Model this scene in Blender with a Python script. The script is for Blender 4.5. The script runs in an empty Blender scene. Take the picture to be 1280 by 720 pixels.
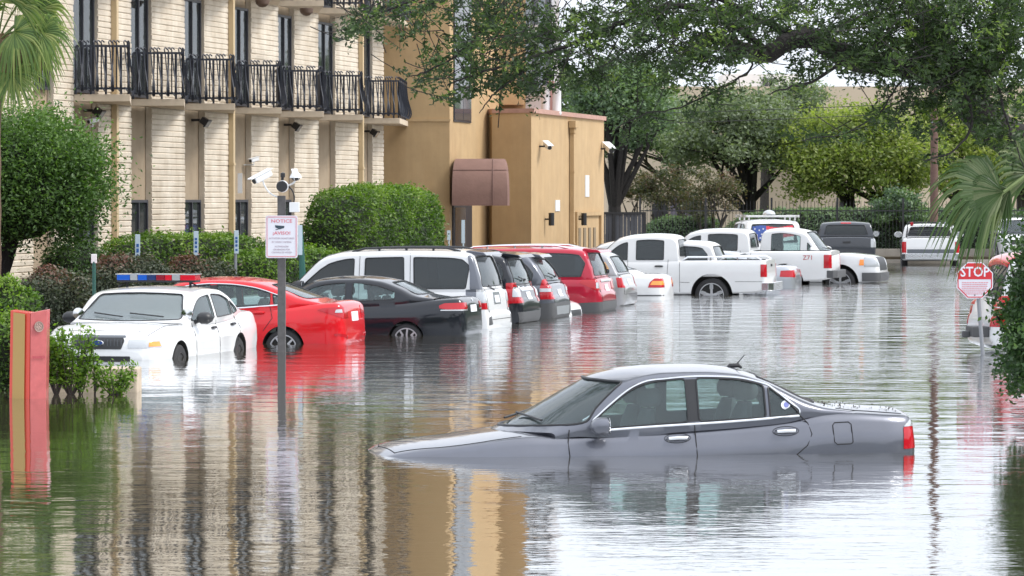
import bpy, bmesh, math, random
import numpy as np
from math import radians as R, sin, cos, pi, tan, sqrt
from mathutils import Vector, Matrix, Euler
from mathutils.bvhtree import BVHTree
from mathutils.geometry import delaunay_2d_cdt
random.seed(7); rng = np.random.default_rng(7)
sc = bpy.context.scene; COL = sc.collection

# ------------------------------------------------------------ camera model
F = 5000.0; HOR = 247.0; H = 2.33
TH = math.atan((360-HOR)/F)
def P(px, py, Y):
    "world point on the picture ray at distance Y"
    u = (px-640)/F; v = (360-py)/F
    d = Vector((u, cos(TH)+v*sin(TH), -sin(TH)+v*cos(TH)))
    k = Y/d.y
    return Vector((d.x*k, Y, H+d.z*k))
def G(px, py, z=0.0):
    u = (px-640)/F; v = (360-py)/F
    d = Vector((u, cos(TH)+v*sin(TH), -sin(TH)+v*cos(TH)))
    k = (z-H)/d.z
    return Vector((d.x*k, d.y*k, z))

# ------------------------------------------------------------ materials
MATS = {}
def newmat(name):
    m = bpy.data.materials.new(name); m.use_nodes = True
    nt = m.node_tree; b = nt.nodes['Principled BSDF']
    MATS[name] = m
    return m, nt, b
def N(nt, t, **kw):
    n = nt.nodes.new(t)
    for k, v in kw.items():
        if k in n.inputs: n.inputs[k].default_value = v
        else: setattr(n, k, v)
    return n
def coords(nt, scale=(1,1,1), obj=True):
    tc = N(nt, 'ShaderNodeTexCoord'); mp = N(nt, 'ShaderNodeMapping')
    nt.links.new(tc.outputs['Object'], mp.inputs['Vector']); mp.inputs['Scale'].default_value = scale
    return mp.outputs['Vector']
def wcoords(nt, scale=(1,1,1)):
    g = N(nt, 'ShaderNodeNewGeometry'); mp = N(nt, 'ShaderNodeMapping')
    nt.links.new(g.outputs['Position'], mp.inputs['Vector']); mp.inputs['Scale'].default_value = scale
    return mp.outputs['Vector']
def plain(name, col, rough=.5, metal=0, spec=.5, var=0.0, vs=3.0, bump=0.0, bs=30.0, coat=0, var2=None, streak=0.0):
    m, nt, b = newmat(name)
    c = (*col, 1)
    b.inputs['Base Color'].default_value = c
    b.inputs['Roughness'].default_value = rough; b.inputs['Metallic'].default_value = metal
    b.inputs['Specular IOR Level'].default_value = spec
    b.inputs['Coat Weight'].default_value = coat; b.inputs['Coat Roughness'].default_value = .04
    if var > 0:
        v = wcoords(nt) 
        n = N(nt, 'ShaderNodeTexNoise', Scale=vs, Detail=6.0, Roughness=.65); nt.links.new(v, n.inputs['Vector'])
        r = N(nt, 'ShaderNodeValToRGB'); nt.links.new(n.outputs['Fac'], r.inputs['Fac'])
        d = [max(0, x*(1-var)) for x in (var2 or col)]; l = [min(1, x*(1+var*.6)) for x in col]
        r.color_ramp.elements[0].position = .3; r.color_ramp.elements[1].position = .7
        r.color_ramp.elements[0].color = (*d, 1); r.color_ramp.elements[1].color = (*l, 1)
        cout = r.outputs['Color']
        if streak > 0:
            v2 = wcoords(nt, (1, 1, .10)); n2 = N(nt, 'ShaderNodeTexNoise', Scale=2.6, Detail=7.0, Roughness=.7); nt.links.new(v2, n2.inputs['Vector'])
            r2 = N(nt, 'ShaderNodeValToRGB'); nt.links.new(n2.outputs['Fac'], r2.inputs['Fac']); r2.color_ramp.elements[0].position = .38; r2.color_ramp.elements[1].position = .62
            k = 1-streak; r2.color_ramp.elements[0].color = (k, k*.97, k*.93, 1); r2.color_ramp.elements[1].color = (1, 1, 1, 1)
            mm = N(nt, 'ShaderNodeMixRGB', blend_type='MULTIPLY'); mm.inputs[0].default_value = 1; nt.links.new(cout, mm.inputs[1]); nt.links.new(r2.outputs['Color'], mm.inputs[2]); cout = mm.outputs[0]
        nt.links.new(cout, b.inputs['Base Color'])
    if bump > 0:
        v = wcoords(nt)
        n = N(nt, 'ShaderNodeTexNoise', Scale=bs, Detail=4.0); nt.links.new(v, n.inputs['Vector'])
        bp = N(nt, 'ShaderNodeBump', Strength=bump, Distance=.02); nt.links.new(n.outputs['Fac'], bp.inputs['Height'])
        nt.links.new(bp.outputs['Normal'], b.inputs['Normal'])
    return m
def paint(name, col, metal=0.0, rough=.35, grime=.12):
    m, nt, b = newmat(name)
    v = coords(nt)
    n = N(nt, 'ShaderNodeTexNoise', Scale=2.3, Detail=7.0, Roughness=.7); nt.links.new(v, n.inputs['Vector'])
    r = N(nt, 'ShaderNodeValToRGB'); nt.links.new(n.outputs['Fac'], r.inputs['Fac'])
    r.color_ramp.elements[0].position = .32; r.color_ramp.elements[1].position = .6
    r.color_ramp.elements[0].color = (*[x*(1-grime)+.03*grime*g for x, g in zip(col, (2, 1.6, 1))], 1); r.color_ramp.elements[1].color = (*col, 1)
    nt.links.new(r.outputs['Color'], b.inputs['Base Color'])
    b.inputs['Metallic'].default_value = metal; b.inputs['Roughness'].default_value = rough
    b.inputs['Coat Weight'].default_value = 1.0; b.inputs['Specular IOR Level'].default_value = .12
    rr = N(nt, 'ShaderNodeMapRange'); nt.links.new(n.outputs['Fac'], rr.inputs['Value'])
    rr.inputs['To Min'].default_value = .10; rr.inputs['To Max'].default_value = .02
    nt.links.new(rr.outputs['Result'], b.inputs['Coat Roughness'])
    return m
def glass(name, tint, alpha_t=.6, film=.05):
    "thin pane: tinted see-through plus mirror by fresnel"
    m, nt, b = newmat(name)
    nt.nodes.remove(b); out = nt.nodes['Material Output']
    t = N(nt, 'ShaderNodeBsdfTransparent'); t.inputs['Color'].default_value = (*[sqrt(x*alpha_t) for x in tint], 1)
    g = N(nt, 'ShaderNodeBsdfGlossy'); g.inputs['Roughness'].default_value = .02; g.inputs['Color'].default_value = (.95, .98, 1, 1)
    fr = N(nt, 'ShaderNodeFresnel'); fr.inputs['IOR'].default_value = 1.5
    mx = N(nt, 'ShaderNodeMixShader')
    nt.links.new(fr.outputs[0], mx.inputs[0]); nt.links.new(t.outputs[0], mx.inputs[1]); nt.links.new(g.outputs[0], mx.inputs[2])
    # diffuse film: slight grime, raised on police glass as painted sky reflection
    d = N(nt, 'ShaderNodeBsdfDiffuse'); d.inputs['Color'].default_value = (.45, .5, .5, 1)
    m2 = N(nt, 'ShaderNodeMixShader'); m2.inputs[0].default_value = film
    nt.links.new(mx.outputs[0], m2.inputs[1]); nt.links.new(d.outputs[0], m2.inputs[2])
    nt.links.new(m2.outputs[0], out.inputs['Surface'])
    return m
def leafmat(name, cols, trans=.35, rough=.5):
    m, nt, b = newmat(name)
    a = N(nt, 'ShaderNodeAttribute', attribute_name='v')
    r = N(nt, 'ShaderNodeValToRGB'); nt.links.new(a.outputs['Fac'], r.inputs['Fac'])
    el = r.color_ramp.elements
    while len(el) < len(cols): el.new(.5)
    for i, c in enumerate(cols):
        el[i].position = i/(len(cols)-1); el[i].color = (*c, 1)
    nt.links.new(r.outputs['Color'], b.inputs['Base Color']); b.inputs['Roughness'].default_value = rough
    b.inputs['Specular IOR Level'].default_value = .4
    t = N(nt, 'ShaderNodeBsdfTranslucent'); mu = N(nt, 'ShaderNodeMixRGB', blend_type='MULTIPLY'); mu.inputs[0].default_value = 1; mu.inputs[2].default_value = (1.5, 1.8, .6, 1)
    nt.links.new(r.outputs['Color'], mu.inputs[1]); nt.links.new(mu.outputs[0], t.inputs['Color'])
    mx = N(nt, 'ShaderNodeMixShader'); mx.inputs[0].default_value = trans
    out = nt.nodes['Material Output']
    nt.links.new(b.outputs[0], mx.inputs[1]); nt.links.new(t.outputs[0], mx.inputs[2]); nt.links.new(mx.outputs[0], out.inputs['Surface'])
    return m

# ------------------------------------------------------------ object helpers
def setp(o, label=None, cat=None, group=None, kind=None):
    if label: o['label'] = label
    if cat: o['category'] = cat
    if group: o['group'] = group
    if kind: o['kind'] = kind
    return o
def thing(name, label, cat, loc=(0,0,0), rot=(0,0,0), group=None):
    o = bpy.data.objects.new(name, None); COL.objects.link(o)
    o.location = loc; o.rotation_euler = rot; o.empty_display_size = .2
    return setp(o, label, cat, group)
def link(name, me, parent=None):
    o = bpy.data.objects.new(name, me); COL.objects.link(o)
    if parent is not None: o.parent = parent
    return o
def chain_loc(p):
    v = Vector((0,0,0))
    while p is not None: v += p.location; p = p.parent
    return v
def mlist(m): return list(m) if isinstance(m, (list, tuple)) else [m]
class MB:
    def __init__(s): s.v = []; s.f = []; s.m = []
    def add(s, vs, fs, mi=0):
        b = len(s.v); s.v += [tuple(x) for x in vs]
        for f in fs: s.f.append(tuple(b+i for i in f)); s.m.append(mi)
    def box(s, c, d, rz=0, mi=0, rot=None):
        M = rot if rot is not None else Matrix.Rotation(rz, 3, 'Z')
        c = Vector(c); vs = []
        for x in (-.5, .5):
            for y in (-.5, .5):
                for z in (-.5, .5): vs.append(c + M @ Vector((x*d[0], y*d[1], z*d[2])))
        s.add(vs, [(0,1,3,2),(4,6,7,5),(0,4,5,1),(2,3,7,6),(0,2,6,4),(1,5,7,3)], mi)
    def tube(s, pts, r, n=8, mi=0, cap=True):
        pts = [Vector(p) for p in pts]; k = len(pts)
        rs = r if isinstance(r, (list, tuple)) else [r]*k
        rings = []
        up = Vector((0,0,1)); prev = None
        for i, p in enumerate(pts):
            t = (pts[min(i+1,k-1)]-pts[max(i-1,0)])
            if t.length < 1e-9: t = Vector((0,0,1))
            t.normalize()
            a = t.cross(up if abs(t.z) < .9 else Vector((0,1,0))) if prev is None else (prev - t*prev.dot(t))
            if a.length < 1e-6: a = t.cross(Vector((1,0,0)))
            a.normalize(); prev = a; b = t.cross(a)
            rings.append([p + (a*cos(2*pi*j/n)+b*sin(2*pi*j/n))*rs[i] for j in range(n)])
        vs = [q for rg in rings for q in rg]; fs = []
        for i in range(k-1):
            for j in range(n): fs.append((i*n+j, i*n+(j+1)%n, (i+1)*n+(j+1)%n, (i+1)*n+j))
        if cap: fs.append(tuple(range(n))[::-1]); fs.append(tuple((k-1)*n+j for j in range(n)))
        s.add(vs, fs, mi)
    def lathe(s, prof, c=(0,0,0), axis='Z', n=24, mi=0, M=None):
        "prof: (r,h) pairs; closed at r=0 ends if given"
        c = Vector(c); vs = []
        for r_, h_ in prof:
            for j in range(n):
                a = 2*pi*j/n; q = Vector((r_*cos(a), r_*sin(a), h_))
                if axis == 'Y': q = Vector((q.x, q.z, q.y))
                elif axis == 'X': q = Vector((q.z, q.x, q.y))
                if M is not None: q = M @ q
                vs.append(c+q)
        fs = []
        for i in range(len(prof)-1):
            for j in range(n): fs.append((i*n+j, i*n+(j+1)%n, (i+1)*n+(j+1)%n, (i+1)*n+j))
        fs.append(tuple(range(n))[::-1]); fs.append(tuple((len(prof)-1)*n+j for j in range(n)))
        s.add(vs, fs, mi)
    def prism(s, poly, o, u, w, ext, mi=0):
        "poly (a,b) in plane o + a*u + b*w, extruded by vector ext"
        o, u, w, ext = Vector(o), Vector(u), Vector(w), Vector(ext); n = len(poly)
        a = [o+u*p[0]+w*p[1] for p in poly]; b = [q+ext for q in a]
        s.add(a+b, [tuple(range(n)), tuple(range(2*n-1, n-1, -1))]+[(i, i+n, (i+1)%n+n, (i+1)%n) for i in range(n)], mi)
    def build(s, name, mat, parent=None, smooth=False, world=True, bevel=0, ang=35, label=None):
        me = bpy.data.meshes.new(name)
        off = chain_loc(parent) if (parent is not None and world) else Vector((0,0,0))
        me.from_pydata([(x-off.x, y-off.y, z-off.z) for x, y, z in s.v], [], s.f)
        for m in mlist(mat): me.materials.append(m)
        me.polygons.foreach_set('material_index', s.m)
        bm = bmesh.new(); bm.from_mesh(me); bmesh.ops.recalc_face_normals(bm, faces=bm.faces); bm.to_mesh(me); bm.free()
        if smooth:
            me.shade_smooth(); me.set_sharp_from_angle(angle=R(ang))
        me.update(); o = link(name, me, parent)
        if bevel:
            md = o.modifiers.new('bevel', 'BEVEL'); md.width = bevel; md.segments = 2; md.limit_method = 'ANGLE'
        if label: o['label'] = label
        return o
def text_mesh(txt, size, name, mat, parent, loc, u, w, extrude=.002, align='CENTER', bold=0.0, sx=1.0):
    cu = bpy.data.curves.new(name, 'FONT'); cu.body = txt; cu.size = size; cu.align_x = align; cu.align_y = 'CENTER'
    cu.extrude = extrude; cu.offset = bold; cu.resolution_u = 2
    t = bpy.data.objects.new(name, cu); COL.objects.link(t); bpy.context.view_layer.update()
    me = bpy.data.meshes.new_from_object(t.evaluated_get(bpy.context.evaluated_depsgraph_get()))
    bpy.data.objects.remove(t)
    u, w = Vector(u).normalized(), Vector(w).normalized(); n = u.cross(w)
    M = Matrix((u*sx, w, n)).transposed()
    for v in me.vertices: v.co = M @ v.co + Vector(loc)
    me.materials.clear(); me.materials.append(mat); me.update(); me.name = name
    return link(name, me, parent)
def copy_tree(o, parent=None):
    c = o.copy(); COL.objects.link(c)
    if parent is not None: c.parent = parent
    for ch in list(o.children): copy_tree(ch, c)
    return c

# ------------------------------------------------------------ foliage
def leaf_obj(name, pts, size, val, mat, parent=None, aspect=2.2, world=True, droop=0.0, outward=None):
    pts = np.asarray(pts, float); n = len(pts)
    if parent is not None and world: pts = pts - np.array(chain_loc(parent))
    a = rng.normal(size=(n, 3)); a[:, 2] = a[:, 2]*.7-droop
    a /= np.linalg.norm(a, axis=1)[:, None]
    b = rng.normal(size=(n, 3))
    if outward is not None: b = np.cross(a, outward + .5*b)
    b -= a*(a*b).sum(1)[:, None]; b /= np.linalg.norm(b, axis=1)[:, None]+1e-9
    nn = np.cross(a, b)
    s = size*rng.uniform(.65, 1.3, size=n)[:, None]
    v = np.empty((n, 4, 3))
    v[:, 0] = pts-a*s/2; v[:, 1] = pts+b*s/aspect/2+a*s*.05+nn*s*.06; v[:, 2] = pts+a*s/2; v[:, 3] = pts-b*s/aspect/2+a*s*.05+nn*s*.06
    me = bpy.data.meshes.new(name)
    me.vertices.add(4*n); me.vertices.foreach_set('co', v.reshape(-1).astype(np.float32))
    me.loops.add(4*n); me.loops.foreach_set('vertex_index', np.arange(4*n, dtype=np.int32))
    me.polygons.add(n); me.polygons.foreach_set('loop_start', np.arange(0, 4*n, 4, dtype=np.int32))
    me.update(calc_edges=True)
    at = me.attributes.new('v', 'FLOAT', 'FACE'); at.data.foreach_set('value', np.clip(val, 0, 1).astype(np.float32))
    me.materials.append(mat); me.update()
    return link(name, me, parent)
def bez(p0, p1, p2, n=8):
    p0, p1, p2 = Vector(p0), Vector(p1), Vector(p2)
    return [p0*(1-t)**2+p1*2*t*(1-t)+p2*t*t for t in [i/n for i in range(n+1)]]
def catmull(pts, n=6):
    pts = [Vector(p) for p in pts]; q = [pts[0]]+pts+[pts[-1]]; out = []
    for i in range(1, len(q)-2):
        for k in range(n):
            t = k/n; a, b, c, d = q[i-1], q[i], q[i+1], q[i+2]
            out.append(.5*((2*b)+(c-a)*t+(2*a-5*b+4*c-d)*t*t+(3*b-a-3*c+d)*t**3))
    out.append(pts[-1]); return out
def tree(name, label, base, th, cc, cr, nclump, nleaf, ls, mat, bark, tr=.2, group=None, seed=1, limbs=9, csz=.22, lean=(0,0), cat='tree', multi=1):
    "base point, trunk height th, crown centre cc (world), crown radii cr"
    rs = np.random.default_rng(seed); rd = random.Random(seed)
    t = thing(name, label, cat, base, group=group)
    base = Vector(base); cc = Vector(cc); cr = Vector(cr)
    cl = []
    while len(cl) < nclump:
        d = rs.normal(size=3); d /= np.linalg.norm(d); r = rs.uniform(.25, 1)**.45
        if d[2] < -.55: continue
        cl.append(np.array([d[0]*cr.x*r, d[1]*cr.y*r, d[2]*cr.z*r]))
    cl = np.array(cl)+np.array(cc)
    m = MB(); tops = []
    for k in range(multi):
        top = base+Vector((lean[0]+(k-(multi-1)/2)*cr.x*.5, lean[1], th))
        path = bez(base+Vector((rd.uniform(-.1,.1)*multi, 0, -.1)), base.lerp(top, .5)+Vector((rd.uniform(-.2,.2), 0, 0)), top, 8)
        m.tube(path, [tr*(1.25-.5*i/8) for i in range(9)], 10); tops.append((top, path))
    for i in range(limbs):
        c = Vector(cl[i % len(cl)]); top, path = tops[i % multi]
        st = path[rd.randint(5, 8)]
        mid = st.lerp(c, .5)+Vector((rd.uniform(-.3,.3), rd.uniform(-.3,.3), rd.uniform(-.1,.4)))*cr.z*.4
        pth = bez(st, mid, c, 7); m.tube(pth, [tr*.55*(1-.85*j/7) for j in range(8)], 7)
        for j in range(3):
            e = Vector(cl[rd.randrange(len(cl))])
            if (e-c).length < cr.x*1.2:
                s0 = pth[rd.randint(3, 6)]; m.tube(bez(s0, s0.lerp(e, .5)+Vector((0,0,.2)), e, 5), [tr*.22*(1-.8*q/5) for q in range(6)], 5)
    m.build('trunk', bark, t, smooth=True)
    pts = []; vals = []; sz = csz*(cr.x+cr.z)
    for c in cl:
        k = int(nleaf*rs.uniform(.5, 1.5)); off = rs.normal(size=(k, 3))*np.array([1, 1, .6])*sz*rs.uniform(.5, 1.1)*.5
        pts.append(c+off); vals.append(np.clip(rs.uniform(.15, .85)+rs.normal(size=k)*.16, 0, 1))
    leaf_obj('crown', np.concatenate(pts), ls, np.concatenate(vals), mat, t)
    return t
def hedge(name, label, p0, p1, depth, z0, z1, n, ls, mat, core, group=None, rough=.12, cat='hedge', endr=.35, nexp=5.0):
    "rounded clipped hedge from p0 to p1 (ground xy)"
    p0 = Vector((p0[0], p0[1], 0)); p1 = Vector((p1[0], p1[1], 0)); L = (p1-p0).length; u = (p1-p0)/L; w = Vector((-u.y, u.x, 0)); mid = (p0+p1)/2
    t = thing(name, label, cat, (mid.x, mid.y, z0), group=group)
    a, b, c = L/2, depth/2, (z1-z0)
    from mathutils import noise
    def surf(th, ph, k=1):
        def sp(v, e): return math.copysign(abs(v)**e, v)
        e = 2/nexp
        x = a*sp(cos(ph), e)*sp(cos(th), e); y = b*sp(cos(ph), e)*sp(sin(th), e); z = c*sp(sin(ph), e)
        q = Vector((x, y, z)); nz = noise.noise(Vector((x*1.1+z0, y*1.1, z*1.4))*1.0)*rough + noise.noise(Vector((x, y, z))*3.5)*rough*.6
        return Vector((x*(k+nz/a), y*(k+nz/b*.8), z*(k+nz/c*.9)))
    def wp(q): return Vector((mid.x, mid.y, z0))+u*q.x+w*q.y+Vector((0,0,q.z))
    m = MB(); vs = []; NT, NP = 56, 12
    for j in range(NP+1):
        for i in range(NT): vs.append(wp(surf(2*pi*i/NT, max(0.001, j/NP*pi/2), .93)))
    m.add(vs, [(j*NT+i, j*NT+(i+1)%NT, (j+1)*NT+(i+1)%NT, (j+1)*NT+i) for j in range(NP) for i in range(NT)]+[tuple(range(NT))])
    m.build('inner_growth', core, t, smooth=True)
    # area-uniform sampling on the superellipsoid through mesh triangles
    V = np.array([tuple(surf(2*pi*i/NT, j/NP*pi/2, 1)) for j in range(NP+1) for i in range(NT)])
    T = []
    for j in range(NP):
        for i in range(NT):
            q = (j*NT+i, j*NT+(i+1)%NT, (j+1)*NT+(i+1)%NT, (j+1)*NT+i); T += [(q[0], q[1], q[2]), (q[0], q[2], q[3])]
    T = np.array(T); A = V[T[:, 0]]; B = V[T[:, 1]]; C = V[T[:, 2]]
    cr_ = np.cross(B-A, C-A); ar = np.linalg.norm(cr_, axis=1); nrm = cr_/(ar[:, None]+1e-9)
    idx = rng.choice(len(T), size=n, p=ar/ar.sum()); r1 = np.sqrt(rng.random(n)); r2 = rng.random(n)
    pt = A[idx]*(1-r1)[:, None]+B[idx]*(r1*(1-r2))[:, None]+C[idx]*(r1*r2)[:, None]
    pt = pt+nrm[idx]*(rng.normal(size=n)*.035-.01)[:, None]
    st_ = (rng.random(n) < .10); pt = pt+nrm[idx]*(np.abs(rng.normal(size=n))*.065*st_)[:, None]
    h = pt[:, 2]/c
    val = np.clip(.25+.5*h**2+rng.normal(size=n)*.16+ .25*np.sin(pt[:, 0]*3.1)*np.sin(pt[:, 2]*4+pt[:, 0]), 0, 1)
    U = np.array(u); Wv = np.array(w)
    wpts = np.array([mid.x, mid.y, z0])+pt[:, :1]*U+pt[:, 1:2]*Wv+pt[:, 2:3]*np.array([0, 0, 1])
    nw = nrm[idx][:, :1]*U+nrm[idx][:, 1:2]*Wv+nrm[idx][:, 2:3]*np.array([0, 0, 1.])
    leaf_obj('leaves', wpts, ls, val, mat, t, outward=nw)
    return t
# ------------------------------------------------------------ materials used by vehicles
M_rub = plain('tyre rubber', (.02, .02, .022), .8)
M_rim = plain('alloy rim', (.42, .43, .45), .35, .35)
M_steel = plain('black steel wheel', (.03, .03, .032), .5)
M_hub = plain('hub cap', (.28, .28, .3), .3, .8)
M_trim = plain('black trim', (.02, .021, .024), .45)
M_chrome = plain('chrome', (.75, .76, .78), .12, 1)
M_int = plain('dark interior', (.05, .05, .055), .85)
M_seat = plain('grey seat cloth', (.12, .125, .13), .9)
M_gap = plain('panel gap', (.012, .012, .014), .8)
M_tail = plain('red tail lamp', (.40, .004, .012), .15, 0, .4, coat=.6)
M_amber = plain('amber lens', (.9, .28, .03), .2, coat=1)
M_clear = plain('clear lens', (.46, .48, .50), .12, .3, coat=.8)
M_plate = plain('number plate', (.7, .72, .75), .5)
M_bump = plain('grey plastic bumper', (.07, .072, .076), .6)
M_liner = plain('wheel well', (.012, .012, .012), .9)
G_clear = glass('clear glass', (.72, .88, .86), .85)
G_tint = glass('tinted glass', (.12, .14, .17), .3)
G_mid = glass('half tinted glass', (.35, .42, .45), .5)
P_white = paint('white paint', (.68, .69, .70), 0, .35, .05)
P_red = paint('red paint', (.62, .004, .012), .1, .3, .15)
P_maroon = paint('deep red paint', (.42, .01, .035), .3, .3, .15)
P_black = paint('black paint', (.008, .010, .015), .1, .3, .0)
P_silver = paint('silver paint', (.40, .42, .45), .75, .33, .06)
P_lav = paint('grey blue metallic paint', (.135, .143, .172), .6, .34, .10)
P_dgrey = paint('dark grey paint', (.13, .14, .165), .6, .35, .08)
P_dark = paint('charcoal paint', (.05, .055, .065), .4, .35, .05)
P_tan = paint('pewter paint', (.36, .36, .37), .6, .35, .06)
M_slate = plain('tailgate band', (.09, .1, .115), .5)

# ------------------------------------------------------------ vehicle builder (x forward from tail, y left, z up)
def pchip(pts):
    xs = [p[0] for p in pts]; ys = [p[1] for p in pts]; n = len(xs)
    d = [(ys[i+1]-ys[i])/(xs[i+1]-xs[i]) for i in range(n-1)]; m = [0]*n
    m[0] = d[0]; m[-1] = d[-1]
    for i in range(1, n-1): m[i] = 0 if d[i-1]*d[i] <= 0 else 2*d[i-1]*d[i]/(d[i-1]+d[i])
    def f(x):
        if x <= xs[0]: return ys[0]
        if x >= xs[-1]: return ys[-1]
        i = 0
        while x > xs[i+1]: i += 1
        h = xs[i+1]-xs[i]; t = (x-xs[i])/h
        return (2*t**3-3*t*t+1)*ys[i]+(t**3-2*t*t+t)*h*m[i]+(-2*t**3+3*t*t)*ys[i+1]+(t**3-t*t)*h*m[i+1]
    return f
def loft(rings, mi=0):
    n = len(rings[0]); vs = [p for r in rings for p in r]; fs = []
    for i in range(len(rings)-1):
        for j in range(n): fs.append((i*n+j, (i+1)*n+j, (i+1)*n+(j+1)%n, i*n+(j+1)%n))
    fs.append(tuple(range(n))); fs.append(tuple((len(rings)-1)*n+j for j in range(n))[::-1])
    return vs, fs
def tmp(vs, fs, mi=0, mats=None):
    me = bpy.data.meshes.new('tmp'); me.from_pydata([tuple(v) for v in vs], [], fs)
    for m in mats: me.materials.append(m)
    if mi: me.polygons.foreach_set('material_index', [mi]*len(fs))
    bm = bmesh.new(); bm.from_mesh(me)
    bmesh.ops.recalc_face_normals(bm, faces=bm.faces); bm.to_mesh(me); bm.free()
    me.update(); return link('tmp', me)
def boolean(a, b, op='DIFFERENCE'):
    md = a.modifiers.new('b', 'BOOLEAN'); md.operation = op; md.object = b; md.solver = 'MANIFOLD'
    bpy.context.view_layer.update()
    me = bpy.data.meshes.new_from_object(a.evaluated_get(bpy.context.evaluated_depsgraph_get()))
    a.modifiers.clear(); old = a.data; a.data = me; bpy.data.meshes.remove(old)
    mb = b.data; bpy.data.objects.remove(b); bpy.data.meshes.remove(mb)
def rnd(poly, r=.03, n=4):
    out = []; k = len(poly)
    for i in range(k):
        a, b, c = Vector(poly[i-1]), Vector(poly[i]), Vector(poly[(i+1) % k])
        ra = min(r, (a-b).length*.45, (c-b).length*.45)
        p = b+(a-b).normalized()*ra; q = b+(c-b).normalized()*ra
        for j in range(n+1):
            t = j/n; w = p*(1-t)**2+b*2*t*(1-t)+q*t*t; out.append((w.x, w.y))
    res = []
    for p in out:
        if not res or (Vector(p)-Vector(res[-1])).length > 1e-4: res.append(p)
    return res
def inside(p, poly):
    c = False; j = len(poly)-1
    for i in range(len(poly)):
        if (poly[i][1] > p[1]) != (poly[j][1] > p[1]) and p[0] < (poly[j][0]-poly[i][0])*(p[1]-poly[i][1])/(poly[j][1]-poly[i][1])+poly[i][0]: c = not c
        j = i
    return c
RAY = {'L': (Vector((0,-1,0)), lambda a, b: Vector((a, 4, b))), 'R': (Vector((0,1,0)), lambda a, b: Vector((a, -4, b))),
       'F': (Vector((-1,0,0)), lambda a, b: Vector((12, a, b))), 'B': (Vector((1,0,0)), lambda a, b: Vector((-4, a, b))),
       'T': (Vector((0,0,-1)), lambda a, b: Vector((a, b, 5)))}
def cast(bvh, ax, a, b):
    d, o = RAY[ax]; s = o(a, b); h = bvh.ray_cast(s, d)
    if h[0] is None:
        q = bvh.find_nearest(s+d*(3.2 if ax in 'LR' else 4)); return q[0], q[1]
    n = h[1]
    if n.dot(d) > 0: n = -n
    return h[0], n
def patch(bvh, poly, ax, off=.004, thick=.012, res=.08, mb=None, mi=0):
    "polygon laid over the car's skin as a thin solid"
    mb = mb or MB(); n = len(poly); bd = []
    for i in range(n):
        a, b = Vector(poly[i]), Vector(poly[(i+1) % n]); k = max(1, int((b-a).length/res))
        for j in range(k): bd.append(a.lerp(b, j/k))
    nb = len(bd); xs = [p[0] for p in poly]; ys = [p[1] for p in poly]; inn = []
    x = min(xs)+res*.5
    while x < max(xs):
        y = min(ys)+res*.5
        while y < max(ys):
            if inside((x, y), poly) and min((Vector((x, y))-q).length for q in bd) > res*.45: inn.append(Vector((x, y)))
            y += res
        x += res
    vs, es, fs, *_ = delaunay_2d_cdt(bd+inn, [(i, (i+1) % nb) for i in range(nb)], [list(range(nb))], 1, 1e-6)
    fs = [f for f in fs if inside(((vs[f[0]][0]+vs[f[1]][0]+vs[f[2]][0])/3, (vs[f[0]][1]+vs[f[1]][1]+vs[f[2]][1])/3), poly)]
    d = RAY[ax][0]; top = []; bot = []
    for v in vs:
        p, nn = cast(bvh, ax, v[0], v[1])
        nn = (nn*.5-d*.5).normalized() if nn.dot(-d) > .2 else -d
        top.append(p+nn*off); bot.append(p+nn*(off-thick))
    k = len(vs); F_ = [tuple(f) for f in fs]; cnt = {}
    for f in F_:
        for i in range(len(f)):
            e = (f[i], f[(i+1) % len(f)]); key = tuple(sorted(e)); cnt.setdefault(key, []).append(e)
    side = [(e[0][0], e[0][1], e[0][1]+k, e[0][0]+k) for e in cnt.values() if len(e) == 1]
    mb.add(top+bot, F_+[tuple(i+k for i in f[::-1]) for f in F_]+side, mi)
    return mb
def line(bvh, pts, ax, r=.004, off=.0015, mb=None, res=.06, closed=False):
    mb = mb or MB(); pp = list(pts)+([pts[0]] if closed else []); q = []
    for a, b in zip(pp[:-1], pp[1:]):
        a, b = Vector(a), Vector(b); k = max(1, int((b-a).length/res))
        for j in range(k): q.append(a.lerp(b, j/k))
    q.append(Vector(pp[-1])); out = []
    for v in q:
        p, n = cast(bvh, ax, v[0], v[1]); out.append(p+n*off)
    mb.tube(out, r, 6, cap=not closed); return mb
def smoothline(pts, n=6): return [(p.x, p.y) for p in catmull([Vector((a, b, 0)) for a, b in pts], n)]
SEDAN_G = [(0, .90), (.06, .955), (.2, .98), (.45, 1.0), (.64, .995), (.74, .985), (.79, .967), (.9, .945), (.97, .915), (1, .875)]
TRUCK_G = [(0, .92), (.05, .965), (.2, .985), (.5, 1.0), (.78, .998), (.88, .985), (.95, .97), (.985, .955), (1, .93)]
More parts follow.
